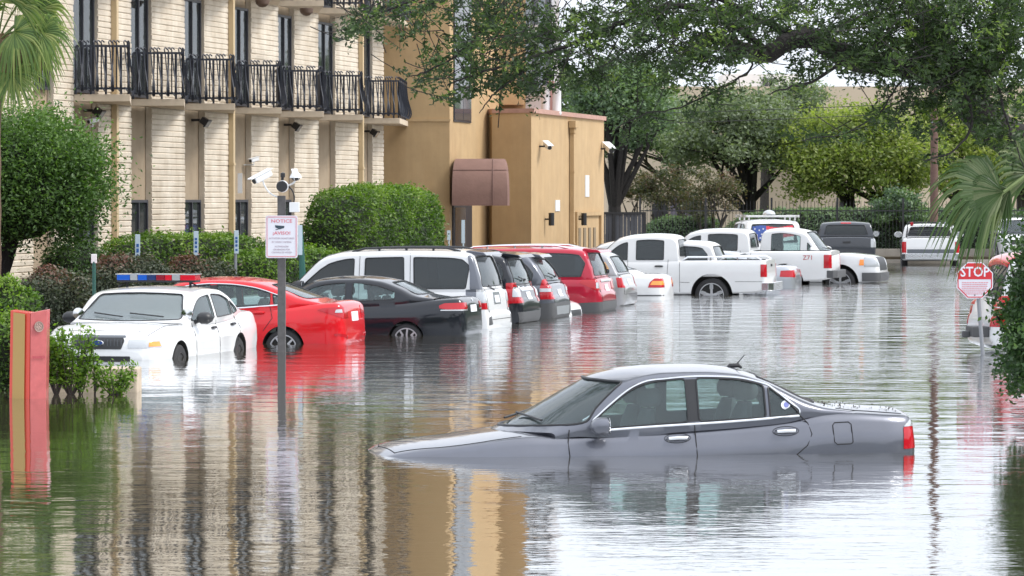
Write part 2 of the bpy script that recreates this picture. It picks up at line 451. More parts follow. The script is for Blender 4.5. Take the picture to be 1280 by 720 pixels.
def wheel(parent, x, y, Rw, side, style, name='wheel'):
    w = MB(); sg = 1 if side > 0 else -1; wd = .21
    q_ = .74 if style in ('multi', 'five', 'cover') else .66
    w.lathe([(.001, -wd/2+.06), (Rw*q_*.99, -wd/2+.05), (Rw*q_, -wd/2), (Rw*.9, -wd/2), (Rw*.975, -wd/2+.02), (Rw, -wd/2+.05), (Rw, wd/2-.05), (Rw*.975, wd/2-.02), (Rw*.9, wd/2), (Rw*q_, wd/2), (Rw*q_*.99, wd/2-.05), (.001, wd/2-.06)], (x, y, Rw), 'Y', 36)
    t = w.build('wheel', M_rub, parent, True, world=False)
    r = MB(); fy = y+sg*(wd/2-.015)
    r.lathe([(0.001, -.02), (Rw*(q_-.06), -.02), (Rw*q_, -.012), (Rw*(q_+.01), .012), (Rw*(q_-.04), .014), (Rw*(q_-.06), -.004), (.001, -.004)] if sg > 0 else
            [(0.001, .02), (Rw*(q_-.06), .02), (Rw*q_, .012), (Rw*(q_+.01), -.012), (Rw*(q_-.04), -.014), (Rw*(q_-.06), .004), (.001, .004)], (x, fy, Rw), 'Y', 36, mi=1 if style in ('five', 'multi') else 0)
    if style in ('five', 'multi'): r.tube([Vector((x+cos(2*pi*k/28)*Rw*(q_-.03), fy+sg*.004, Rw+sin(2*pi*k/28)*Rw*(q_-.03))) for k in range(29)], .014, 6, cap=False)
    if style == 'steel': r.lathe([(.001, -.01*sg), (.11, -.01*sg), (.10, .012*sg), (.06, .02*sg), (.001, .02*sg)], (x, fy, Rw), 'Y', 20, mi=1)
    ns = {'five': 5, 'multi': 9, 'steel': 0, 'cover': 7, 'truck': 5}[style]
    r.lathe([(.001, -.02*sg), (.06, -.02*sg), (.055, .012*sg), (.001, .016*sg)], (x, fy, Rw), 'Y', 20)
    for k in range(ns):
        a = 2*pi*k/ns+.3
        wds = .055 if ns == 5 else .03
        c = Vector((x+cos(a)*Rw*.34, fy+sg*.006, Rw+sin(a)*Rw*.34))
        r.box(c, (Rw*q_*.9, .018, wds), rot=Matrix.Rotation(-a, 3, 'Y'))
        if ns == 5: r.box(Vector((x+cos(a)*Rw*.5, fy+sg*.006, Rw+sin(a)*Rw*.5)), (Rw*.26, .018, wds*1.5), rot=Matrix.Rotation(-a, 3, 'Y'))
    r.build('rim', [M_steel, M_hub] if style == 'steel' else [M_rim, M_liner], t, True, world=False)
    return t
def car(name, label, cat, S, origin, yaw, pitch=0.0, group=None, roll=0.0):
    """origin = world point of car centre on its own ground; S = spec"""
    L, W = S['L'], S['W']; hw = W/2; cx = L/2
    top = pchip(S['top']); bot = pchip(S.get('bot', [(0, .42), (.05, .3), (.3, .22), (L-.35, .2), (L-.06, .28), (L, .4)]))
    plan = pchip(S.get('plan', [(0, .70), (.03, .80), (.1, .875), (.3, .94), (.9, .985), (L*.5, 1), (L-1.2, .985), (L-.5, .93), (L-.18, .84), (L-.06, .72), (L, .58)]))
    crown = S.get('crown', .035); g = S.get('g', SEDAN_G); xf, xr, Rw = S['wheels']
    mats = [S['paint'], M_int, M_liner]
    xs = sorted(set([round(L*i/90, 4) for i in range(91)]+[.008, .02, .035, .06, .09, .13]+[L-v for v in (.008, .02, .035, .06, .09, .13)]))
    lowz = S.get('lowz')   # darker rocker handled by gap parts
    def hwid(x):
        b = hw*plan(x)
        for xw in (xf, xr): b += .016*math.exp(-((x-xw)/.33)**2)
        return b
    rings = []
    for x in xs:
        w = hwid(x); zt = top(x); zb = bot(x); cr = min(crown, (zt-zb)*.2); zs = zt-cr; half = [(0, zb), (w*.55, zb), (w*g[0][1], zb+.001)]
        for q, f in g[1:]: half.append((w*f, zb+(zs-zb)*q))
        e = w*g[-1][1]
        for k in (.93, .82, .65, .45, .22, 0): half.append((e*k, zs+cr*(1-k**2.4)))
        ring = [Vector((x-cx, y, z)) for y, z in half]+[Vector((x-cx, -y, z)) for y, z in half[-2:0:-1]]
        rings.append(ring)
    body = tmp(*loft(rings), 0, mats)
    # cabin
    cab = S.get('cab'); tk = S.get('tumble', .17); bl = S.get('cabw', .93)
    if cab:
        ct = pchip(cab); x0, x1 = cab[0][0], cab[-1][0]; Hm = max(z for _, z in cab)
        ccf, ccr = S.get('bowf', .16), S.get('bowr', .1)
        def cab_rings(ins=0.0, base_drop=.07, xa=x0, xb=x1, ncs=70):
            rr = []
            for i in range(ncs+1):
                x = xa+(xb-xa)*i/ncs
                belt = min(top(x), top((x0+x1)/2)+.1); base = belt-base_drop
                hz = ct(x)-ins*.9
                hz = max(hz, base+.012)
                wb = (hwid(min(max(x, .35 if not S.get('boxy') else .05), L-.4)))*bl-ins
                wbx = wb*(1-.05*max(0, (x-(x0+x1)/2)/((x1-x0)/2))**2-(.0 if S.get('boxy') else .06)*max(0, ((x0+x1)/2-x)/((x1-x0)/2))**2)
                def Wz(z): return wbx*(1-tk*max(0, (z-belt)/(Hm-belt))**1.15)
                hgt = hz-base; r = min(.085, hgt*.45); cr2 = min(.045, hgt*.2)
                half = [(0, base), (Wz(base)*.6, base), (Wz(base), base+.0005)]
                zz = hz-cr2-r
                for q in (.2, .4, .6, .8, 1): half.append((Wz(base+(zz-base)*q), base+(zz-base)*q))
                wt = Wz(zz)
                for a in (22, 45, 68, 90): half.append((wt-r*(1-cos(R(a)))*1.25, zz+r*sin(R(a))))
                e = half[-1][0]
                for k in (.9, .7, .45, .22, 0): half.append((e*k, hz-cr2+cr2*(1-k*k)))
                ring = []
                bt_ = S.get('bowt', .15); xmd = (S['xrf']+S['xrr'])/2; sm_ = min(1, max(0, (x-xmd)/(S['xrf']-xmd))); wf_ = bt_*sm_*sm_*(3-2*sm_)+(1-bt_)*min(1, max(0, (x-S['xrf'])/(x1-S['xrf']))*1.1)
                tf = max(0, (x-S['xrf'])/(x1-S['xrf'])); tr_ = max(0, (S['xrr']-x)/max(.01, S['xrr']-x0))
                for y, z in half+[(-y, z) for y, z in half[-2:0:-1]]:
                    dx = -ccf*wf_*(y/wb)**2+ccr*min(1, tr_*1.2+.1 if tr_ > 0 else 0)*(y/wb)**2
                    ring.append(Vector((x-cx+dx, y, z)))
                rr.append(ring)
            return rr
        boolean(body, tmp(*loft(cab_rings()), 0, mats), 'UNION')
    bm = bmesh.new(); bm.from_mesh(body.data); bmesh.ops.recalc_face_normals(bm, faces=bm.faces); bm.normal_update(); bvh = BVHTree.FromBMesh(bm)
    skin_v = [(v.co.copy(), v.normal.copy()) for v in bm.verts]; skin_f = [tuple(v.index for v in f.verts) for f in bm.faces]; bm.free()
    def wrap_lamp(poly, y0, infl, sy, mi, mats_):
        a = tmp([c+n*infl for c, n in skin_v], skin_f, mi, mats_)
        m_ = MB(); ya, yb = (y0*sy, 1.4*sy); m_.prism([(p-cx, q) for p, q in rnd(poly, .012, 2)], (0, ya, 0), (1, 0, 0), (0, 0, 1), (0, yb-ya, 0))
        boolean(a, tmp(m_.v, m_.f, mi, mats_), 'INTERSECT'); return a
    root = thing(name, label, cat, origin, (0, 0, 0), group)
    root.rotation_euler = (roll, pitch, yaw)
    # ------- side windows
    sw = []
    if cab:
        ww = S.get('wtop', .125); wx = S.get('wx', .10)
        wtp_ = pchip(S['wtopl']) if 'wtopl' in S else None
        def wt_(x): return wtp_(x) if wtp_ else min(ct(x-wx) if x-wx > x0 else ct(x0), ct(x), ct(x+wx) if x+wx < x1 else ct(x1))-ww
        wb_ = pchip(S['wbelt']) if 'wbelt' in S else (lambda x: top(x)+.015)
        for it in S['side']:
            a, b = it[0], it[1]; sl0 = it[2] if len(it) > 2 else 0; sl1 = it[3] if len(it) > 3 else 0
            n = 14; tp = []; bt = []
            for i in range(n+1):
                x = a+(b-a)*i/n
                if wt_(x) > wb_(x)+.02: tp.append((x, wt_(x))); bt.append((x, wb_(x)))
            if len(bt) < 3: continue
            bt = [bt[0]]+[p for i, p in enumerate(bt) if 0 < i < len(bt)-1 and i % 4 == 0]+[bt[-1]]
            tp = tp[::2] if len(tp) % 2 else tp[::2]+[tp[-1]]
            def sh(p):   # pillar slants
                h = (p[1]-wb_(p[0]))/.4; f = (p[0]-a)/(b-a)
                return (p[0]+sl0*h*(1-f)+sl1*h*f-cx, p[1])
            poly = [sh(p) for p in bt]+[sh(p) for p in tp[::-1]]
            # drop near duplicate points
            q = []
            for p in poly:
                if not q or (Vector(p)-Vector(q[-1])).length > .03: q.append(p)
            if q and (Vector(q[0])-Vector(q[-1])).length < .03: q.pop()
            ar_ = abs(sum(q[i-1][0]*q[i][1]-q[i][0]*q[i-1][1] for i in range(len(q))))/2 if len(q) > 2 else 0
            if ar_ > .012: sw.append(rnd(q, .035, 3))
        # cavity
        cav = cab_rings(.05, .42, x0+.10, x1-.12, 40)
        boolean(body, tmp(*loft(cav), 1, mats))
        m = MB()
        for poly in sw: m.prism(poly, (0, -1.6, 0), (1, 0, 0), (0, 0, 1), (0, 3.2, 0))
        boolean(body, tmp(m.v, m.f, 0, mats))
        m = MB(); fw = None; bw = None
        xm = (S['xrf']+S['xrr'])/2-cx
        if 'ws' in S:
            z0, z1, y0, y1 = S['ws']; fw = rnd([(-y0, z0), (-y0*.5, z0-.012), (0, z0-.018), (y0*.5, z0-.012), (y0, z0), (y1, z1), (y1*.5, z1+.018), (0, z1+.025), (-y1*.5, z1+.018), (-y1, z1)], .05)
            m.prism(fw, (xm, 0, 0), (0, 1, 0), (0, 0, 1), (L, 0, 0))
        if 'bl' in S:
            z0, z1, y0, y1 = S['bl']; bw = rnd([(-y0, z0), (0, z0), (y0, z0), (y1, z1), (0, z1+.015), (-y1, z1)], .05)
            m.prism(bw, (xm-.3, 0, 0), (0, 1, 0), (0, 0, 1), (-L, 0, 0))
        if m.v: boolean(body, tmp(m.v, m.f, 0, mats))
    # bed
    if 'bed' in S:
        a, b, zf = S['bed']; m = MB(); bwid = hw*.80
        m.prism([(a-cx, -bwid), (b-cx, -bwid), (b-cx, bwid), (a-cx, bwid)], (0, 0, zf), (1, 0, 0), (0, 1, 0), (0, 0, 2.0))
        # keep the cab out of the cut
        boolean(body, tmp(m.v, m.f, 2, mats))
    # arches
    m = MB(); ar = Rw+S.get('archgap', .055)
    for xw in (xf, xr):
        for sy in (1, -1):
            poly = [(xw-cx+ar*cos(2*pi*i/36), Rw+.02+ar*sin(2*pi*i/36)) for i in range(36)]
            m.prism(poly, (0, sy*(hw-.27), 0), (1, 0, 0), (0, 0, 1), (0, sy*.6, 0))
    boolean(body, tmp(m.v, m.f, 2, mats))
    me = body.data; me.shade_smooth(); me.set_sharp_from_angle(angle=R(32))
    body.name = 'body'; me.name = 'body'; body.parent = root
    # panes
    for poly in sw:
        for s in 'LR': patch(bvh, poly, s, -.012, .005, .1).build('window', S['glass'][0] if poly is not sw[0] else S['glass'][-1], root, True, world=False)
    if cab and S.get('trimmat') is not None:
        for s in 'LR':
            t = MB()
            for poly in sw: line(bvh, poly, s, S.get('trimr', .008), 0.0, t, .05, True)
            t.build('window_trim', S['trimmat'], root, True, world=False)
    if S.get('dlo') == 'auto':
        a, b = S['side'][0][0], S['side'][-1][1]; xs_ = [a+(b-a)*i/30 for i in range(31)]; xs_ = [x for x in xs_ if wt_(x) > wb_(x)]
        tp_ = [(x, wt_(x)+.014) for x in xs_]; bt_ = [(x, wb_(x)-.016) for x in xs_]
        S['dlo'] = [[bt_[0]]+tp_+[bt_[-1]], [bt_[0], bt_[10], bt_[20], bt_[-1]]]
    if 'dlo' in S:   # bright strip round all the side glass
        for s in 'LR':
            t = MB(); 
            for q in S['dlo']: line(bvh, [(a-cx, b) for a, b in smoothline(q)], s, .011, .002, t, .05)
            t.build('chrome_strip', M_chrome, root, True, world=False)
    if 'bpil' in S:
        for s in 'LR':
            t = MB()
            for q in S['bpil']: patch(bvh, [(a-cx, b) for a, b in q], s, .002, .006, .1, t)
            t.build('pillar_cover', M_trim, root, True, world=False)
    if cab and 'ws' in S:
        patch(bvh, fw, 'F', -.012, .005, .12).build('windscreen', S.get('wsglass', G_clear), root, True, world=False)
        line(bvh, fw, 'F', .012, 0, None, .08, True).build('windscreen_seal', M_trim, root, True, world=False)
        w = MB()
        for a, b in ((.55, .02), (-.05, -.55)):
            z = S['ws'][0]+.015
            p0, n0 = cast(bvh, 'F', a, z); p1, n1 = cast(bvh, 'F', b, z+.05); w.tube([p0+n0*.03, p1+n1*.03], .011, 6)
        w.build('wiper', M_trim, root, world=False)
    if cab and 'bl' in S:
        patch(bvh, bw, 'B', -.012, .005, .12).build('rear_window', S.get('blglass', S['glass'][0]), root, True, world=False)
        line(bvh, bw, 'B', .011, 0, None, .08, True).build('rear_window_seal', M_trim, root, True, world=False)
    # gaps
    gp = [(s, [(a-cx, b) for a, b in q]) for q in S.get('gaps', []) for s in 'LR']+[('B', q) for q in S.get('bgaps', [])]+[('F', q) for q in S.get('fgaps', [])]+[('T', [(a-cx, b) for a, b in q]) for q in S.get('tgaps', [])]
    for s, q in gp: line(bvh, q, s, .005, .0005).build('panel_gap', M_gap, root, world=False)
    # lamps: list of (name, material, [(axis, poly, mi)], mirrored)
    for nm, mt, parts, mir in S.get('patches', []):
        for sy in ((1, -1) if mir else (1,)):
            t = MB(); wl = []
            for it in parts:
                if it[0] == 'W':
                    a = wrap_lamp(it[1], it[2], it[4] if len(it) > 4 else .006, sy, it[3] if len(it) > 3 else 0, mlist(mt))
                    b_ = len(t.v); t.v += [tuple(v.co) for v in a.data.vertices]
                    for p_ in a.data.polygons: t.f.append(tuple(b_+i for i in p_.vertices)); t.m.append(p_.material_index)
                    md_ = a.data; bpy.data.objects.remove(a); bpy.data.meshes.remove(md_); continue
                ax, poly = it[0], it[1]; mi = it[2] if len(it) > 2 else 0; off = it[3] if len(it) > 3 else .008
                if ax in 'LR': pp = [(a-cx, b) for a, b in poly]; ax2 = ax if sy > 0 else {'L': 'R', 'R': 'L'}[ax]
                elif ax in 'FB': pp = [(a*sy, b) for a, b in poly]; ax2 = ax
                else: pp = [(a-cx, b*sy) for a, b in poly]; ax2 = ax
                patch(bvh, rnd(pp, .015, 2), ax2, off, off+.012, .05, t, mi)
            if t.v: t.build(nm, mt, root, True, world=False, ang=30)
    # handles
    for hx, hz in S.get('handles', []):
        for s in 'LR':
            p, n = cast(bvh, s, hx-cx, hz); sg = 1 if s == 'L' else -1
            if S.get('hcup'):
                poly = [(hx-cx+.12*cos(2*pi*i/20), hz+.042*sin(2*pi*i/20)) for i in range(20)]
                line(bvh, poly, s, .003, .001, None, .04, True).build('handle_recess', M_gap, root, world=False)
            t = MB(); q = p+Vector((0, sg*.018, 0)); t.tube([q+Vector((-.095, -sg*.02, 0)), q+Vector((-.08, sg*.004, .003)), q+Vector((0, sg*.012, .006)), q+Vector((.08, sg*.004, .003)), q+Vector((.095, -sg*.02, 0))], [.014, .02, .021, .02, .014], 8)
            t.build('door_handle', S.get('hmat', M_trim), root, True, world=False)
    # mirrors
    if 'mirror' in S:
        mx, mz = S['mirror'][:2]; big = S['mirror'][2] if len(S['mirror']) > 2 else 1
        for s in 'LR':
            sg = 1 if s == 'L' else -1; p, n = cast(bvh, s, mx-cx, mz-.05)
            t = MB(); vs = []; c = p+Vector((0, sg*.15, .06)); nn = 10
            prof = [(-.075, .1, .055), (-.06, .122, .08), (0, .12, .085), (.05, .105, .07), (.085, .07, .04)]
            rgs = [[c+Vector((dx*big, cos(2*pi*k/nn)*a*big*(.95 if abs(cos(2*pi*k/nn)) > .5 else 1.1), sin(2*pi*k/nn)*b*big)) for k in range(nn)] for dx, a, b in prof]
            t.add(*loft(rgs)); t.tube([p, p+Vector((0, sg*.09, .03))], [.035, .025], 8)
            mo = t.build('mirror', S.get('mirmat', S['paint']), root, True, world=False, ang=50)
            gl = MB(); gl.lathe([(.001, 0), (.078*big, 0), (.078*big, .003), (.001, .003)], c+Vector((-.08*big, 0, 0)), 'X', 16); gl.build('mirror_glass', M_chrome, mo, world=False)
    # seats
    if S.get('seats'):
        for sx in S['seats']:
            for sy in (.36, -.36):
                t = MB()
                bz = top(sx)-.42; z1 = min(Hm-.36, top(sx)+.14)
                rgs = []
                for z, wx_, th in ((bz, .2, .1), (bz+.2, .23, .1), (z1-.1, .22, .08), (z1, .16, .06)):
                    dx = -(z-bz)*.25
                    rgs.append([Vector((sx-cx+dx+th*cos(2*pi*k/12), sy+wx_*cos(2*pi*k/12+pi/2)*1.0, z)) for k in range(12)])
                for z, wx_, th in ():
                    pass
                t.add(*loft(rgs))
                hz = z1+.10; t.lathe([(.001, -.085), (.09, -.08), (.12, -.03), (.12, .03), (.09, .08), (.001, .085)], (sx-cx-(z1-bz)*.25-.01, sy, hz), 'Z', 14)
                t.box((sx-cx-(z1-bz)*.25-.01, sy, z1+.01), (.02, .1, .1))
                t.build('seat', M_seat, root, True, world=False)
        t = MB(); sx = S['xrf']-.02
        c = Vector((max(S['seats'])-cx+.62, .36, top(sx)-.02)); t.tube([c+Vector((sin(a)*.06, cos(a)*.18, sin(a)*.17)) for a in [2*pi*k/20 for k in range(21)]], .014, 6)
        t.build('steering_wheel', M_trim, root, True, world=False)
    st = S.get('rimstyle', 'five')
    for xw in (xf, xr):
        for sg in (1, -1): wheel(root, xw-cx, sg*(hw-.125), Rw, sg, st)
    return root, bvh
def place(S, tail_right_px, Yn, psi, depth, nose='L', mid=None):
    """tail near corner at distance Yn, far tail corner at picture column; heading left-and-away by psi"""
    W, L = S['W'], S['L']; ps = R(psi)
    FX = Vector((sin(ps), cos(ps)))*W*.9
    Yf = Yn+FX.y; Xf = (tail_right_px-640)*Yf/F
    N_ = Vector((Xf-FX.x, Yn)); ctr = N_+FX*.5/.9+Vector((-cos(ps), sin(ps)))*L/2
    yaw = pi-ps if nose == 'L' else -ps
    return (ctr.x, ctr.y, -depth), yaw
# ------------------------------------------------------------ camera, light, water, ground
cam = bpy.data.cameras.new('camera'); co = bpy.data.objects.new('camera', cam); COL.objects.link(co)
co.location = (0, 0, H); co.rotation_euler = (pi/2-TH, 0, 0)
cam.sensor_width = 36; cam.lens = F/1280*36; cam.clip_start = .5; cam.clip_end = 5000
cam.dof.use_dof = True; cam.dof.focus_distance = 46; cam.dof.aperture_fstop = 16
sc.camera = co
w = bpy.data.worlds.new('World'); sc.world = w; w.use_nodes = True; nt = w.node_tree
SUN_EL, SUN_AZ = 50, 98     # azimuth measured clockwise from +Y
sky = N(nt, 'ShaderNodeTexSky', sky_type='NISHITA', sun_disc=False, sun_elevation=R(SUN_EL), sun_rotation=R(SUN_AZ), dust_density=4.0)
bg = nt.nodes['Background']; bg.inputs['Strength'].default_value = .12
tc = N(nt, 'ShaderNodeTexCoord'); mp = N(nt, 'ShaderNodeMapping'); mp.inputs['Scale'].default_value = (1, 1, 4)
nz = N(nt, 'ShaderNodeTexNoise', Scale=2.2, Detail=5.0); rp = N(nt, 'ShaderNodeValToRGB')
nt.links.new(tc.outputs['Generated'], mp.inputs['Vector']); nt.links.new(mp.outputs[0], nz.inputs['Vector']); nt.links.new(nz.outputs['Fac'], rp.inputs['Fac'])
rp.color_ramp.elements[0].position = .35; rp.color_ramp.elements[0].color = (6.6, 7.1, 8.0, 1)
rp.color_ramp.elements[1].position = .7; rp.color_ramp.elements[1].color = (8.6, 8.8, 9.2, 1)
mx = N(nt, 'ShaderNodeMixRGB'); mx.inputs[0].default_value = .88
sx = N(nt, 'ShaderNodeSeparateXYZ'); nt.links.new(tc.outputs['Generated'], sx.inputs[0])
gr = N(nt, 'ShaderNodeMapRange'); nt.links.new(sx.outputs['Z'], gr.inputs['Value']); gr.inputs['From Min'].default_value = 0; gr.inputs['From Max'].default_value = .9; gr.inputs['To Min'].default_value = .92; gr.inputs['To Max'].default_value = 1.35
gm = N(nt, 'ShaderNodeVectorMath', operation='SCALE'); nt.links.new(rp.outputs[0], gm.inputs[0]); nt.links.new(gr.outputs[0], gm.inputs['Scale'])
nt.links.new(sky.outputs[0], mx.inputs[1]); nt.links.new(gm.outputs[0], mx.inputs[2]); nt.links.new(mx.outputs[0], bg.inputs['Color'])
sl = bpy.data.lights.new('sun', 'SUN'); sl.energy = 2.0; sl.angle = R(18); sl.color = (1, .96, .9)
so = bpy.data.objects.new('sun', sl); COL.objects.link(so)
so.rotation_euler = (R(90-SUN_EL), 0, R(180-SUN_AZ)); so.location = (30, -10, 60)
sc.view_settings.view_transform = 'Standard'; sc.view_settings.look = 'None'; sc.view_settings.exposure = 0.63; sc.view_settings.gamma = 1
sc.cycles.max_bounces = 8; sc.cycles.transparent_max_bounces = 12; sc.cycles.use_denoising = True

# water
m, nt, b = newmat('flood water')
b.inputs['Roughness'].default_value = .03; b.inputs['IOR'].default_value = 1.4; b.inputs['Specular IOR Level'].default_value = .5
v1 = wcoords(nt, (1, 1, 1))
def noise_(scale, detail, rough, sx=1, sy=1):
    v = wcoords(nt, (sx, sy, 1)); n = N(nt, 'ShaderNodeTexNoise', Scale=scale, Detail=detail, Roughness=rough, Distortion=.25); nt.links.new(v, n.inputs['Vector']); return n.outputs['Fac']
def bump(h, dist, prev=None, strength=1.0):
    bp = N(nt, 'ShaderNodeBump', Strength=strength, Distance=dist); nt.links.new(h, bp.inputs['Height'])
    if prev is not None: nt.links.new(prev, bp.inputs['Normal'])
    return bp.outputs['Normal']
patchy = noise_(.09, 2, .5, 1, .55)
mr = N(nt, 'ShaderNodeMapRange'); nt.links.new(patchy, mr.inputs['Value']); mr.inputs['From Min'].default_value = .38; mr.inputs['From Max'].default_value = .62; mr.inputs['To Min'].default_value = .35; mr.inputs['To Max'].default_value = 1.0
mul = N(nt, 'ShaderNodeMath', operation='MULTIPLY'); nt.links.new(noise_(5.5, 2.5, .55, .7, 1.2), mul.inputs[0]); nt.links.new(mr.outputs[0], mul.inputs[1])
gy = N(nt, 'ShaderNodeNewGeometry'); sy_ = N(nt, 'ShaderNodeSeparateXYZ'); nt.links.new(gy.outputs['Position'], sy_.inputs[0])
fy = N(nt, 'ShaderNodeMapRange', interpolation_type='SMOOTHSTEP'); nt.links.new(sy_.outputs['Y'], fy.inputs['Value']); fy.inputs['From Min'].default_value = 42; fy.inputs['From Max'].default_value = 95; fy.inputs['To Min'].default_value = 1; fy.inputs['To Max'].default_value = 6.5
fx = N(nt, 'ShaderNodeMapRange', interpolation_type='SMOOTHSTEP'); nt.links.new(sy_.outputs['X'], fx.inputs['Value']); fx.inputs['From Min'].default_value = -3; fx.inputs['From Max'].default_value = 5; fx.inputs['To Min'].default_value = .55; fx.inputs['To Max'].default_value = 1.0
fm = N(nt, 'ShaderNodeMath', operation='MULTIPLY'); nt.links.new(fy.outputs[0], fm.inputs[0]); nt.links.new(fx.outputs[0], fm.inputs[1])
def times(a, c):
    q = N(nt, 'ShaderNodeMath', operation='MULTIPLY'); nt.links.new(a, q.inputs[0]); nt.links.new(c, q.inputs[1]); return q.outputs[0]
n1 = bump(times(noise_(1.1, 1.5, .5, .7, 1.0), fm.outputs[0]), .011)
n2 = bump(times(mul.outputs[0], fm.outputs[0]), .0046, n1)
nt.links.new(n2, b.inputs['Normal'])
rr = N(nt, 'ShaderNodeValToRGB'); nt.links.new(noise_(.25, 5, .6), rr.inputs['Fac'])
rr.color_ramp.elements[0].color = (.05, .042, .024, 1); rr.color_ramp.elements[1].color = (.085, .073, .045, 1); nt.links.new(rr.outputs[0], b.inputs['Base Color'])
gl = N(nt, 'ShaderNodeBsdfGlossy'); gl.inputs['Roughness'].default_value = .03; gl.inputs['Color'].default_value = (.93, .95, .97, 1); nt.links.new(n2, gl.inputs['Normal'])
mxw = N(nt, 'ShaderNodeMixShader'); mxw.inputs[0].default_value = .56; nt.links.new(b.outputs[0], mxw.inputs[1]); nt.links.new(gl.outputs[0], mxw.inputs[2]); nt.links.new(mxw.outputs[0], nt.nodes['Material Output'].inputs['Surface'])
M_water = m
t = MB(); t.add([(-140, -60, 0), (140, -60, 0), (140, 143.0, 0), (-140, 143.0, 0)], [(0, 1, 2, 3)]); o = t.build('water', M_water); setp(o, kind='structure')
M_asph = plain('asphalt', (.05, .05, .052), .9, var=.3, vs=2); M_soil = plain('soil and mulch', (.07, .055, .035), .95, var=.4, vs=4, bump=.5)
M_grass = plain('lawn', (.10, .12, .035), .9, var=.4, vs=1.2, bump=.5, bs=60)
M_conc = plain('concrete', (.32, .29, .25), .85, var=.25, vs=3, bump=.3)
t = MB(); t.add([(-1500, -300, -.7), (1500, -300, -.7), (1500, 3000, -.7), (-1500, 3000, -.7)], [(0, 1, 2, 3)]); setp(t.build('parking_lot_ground', M_asph), kind='structure')
def slab(name, pts, z0, z1, mat, bev=0):
    t = MB(); t.prism(pts, (0, 0, z0), (1, 0, 0), (0, 1, 0), (0, 0, z1-z0)); o = t.build(name, mat, bevel=bev); setp(o, kind='structure'); return o
slab('far_bank', [(-300, 142.8), (300, 142.8), (300, 2500), (-300, 2500)], -.69, .22, M_soil)
slab('far_kerb', [(-300, 142.5), (300, 142.5), (300, 142.78), (-300, 142.78)], -.69, .12, M_conc)
slab('far_lawn', [(-300, 148.0), (300, 148.0), (300, 165), (-300, 165)], .225, .28, M_grass)
slab('far_road', [(-300, 166.0), (300, 166.0), (300, 176), (-300, 176)], .225, .26, M_asph)
def nose(Y): return .2126*(Y-71)-5.6
slab('planting_bank', [(-90, 50.5), (-7.0, 50.5), (-7.4, 60), (nose(66)-1.8, 66), (nose(80)-.5, 80), (nose(112)-.3, 112), (nose(118)+.1, 118), (nose(118)+.1, 132), (-90, 132)], -.69, .06, M_soil)
# ------------------------------------------------------------ the vehicles
def sedan(L, W, Hh, paint_, deck=1.02, belt=.93, hood=.83, xb=.95, xrr=1.75, xrf=2.85, xc=3.55, **k):
    S = dict(L=L, W=W, paint=paint_, wheels=(L-.98, 1.05, .32), glass=[G_clear], xrf=xrf, xrr=xrr,
        top=[(0, .62), (.015, .80), (.05, deck-.07), (.13, deck-.02), (.35, deck+.002), (xb, deck-.01), (xb+.5, belt+.025), (L*.5, belt), (xc-.25, belt-.012), (xc+.15, belt+.0), (xc+.55, (belt+hood)/2+.035), (L-.35, hood-.02), (L-.12, hood-.09), (L-.04, hood-.17), (L, hood-.3)],
        cab=[(xb-.32, deck-.0), (xb-.06, deck+.09), (xrr-.35, Hh-.10), (xrr, Hh-.02), ((xrr+xrf)/2-.1, Hh), (xrf-.1, Hh-.03), (xrf+.12, Hh-.075), (xc-.05, belt+.10), (xc+.22, belt-.0)],
        ws=(belt+.07, Hh-.10, W*.385, W*.30), bl=(deck+.09, Hh-.11, W*.34, W*.27),
        side=[(xb-.1, xb+.2), (xb+.26, L*.47), (L*.47+.12, xc-.25)],
        gaps=[[(L*.47+.06, belt-.02), (L*.47+.06, .3)], [(xc-.35, belt-.03), (xc-.32, .6), (xc-.36, .3)]],
        handles=[(L*.47+.2, belt-.15), (xb+.38, belt-.15)], mirror=(xc-.42, belt+.06), trimmat=M_trim)
    S.update(k); return S

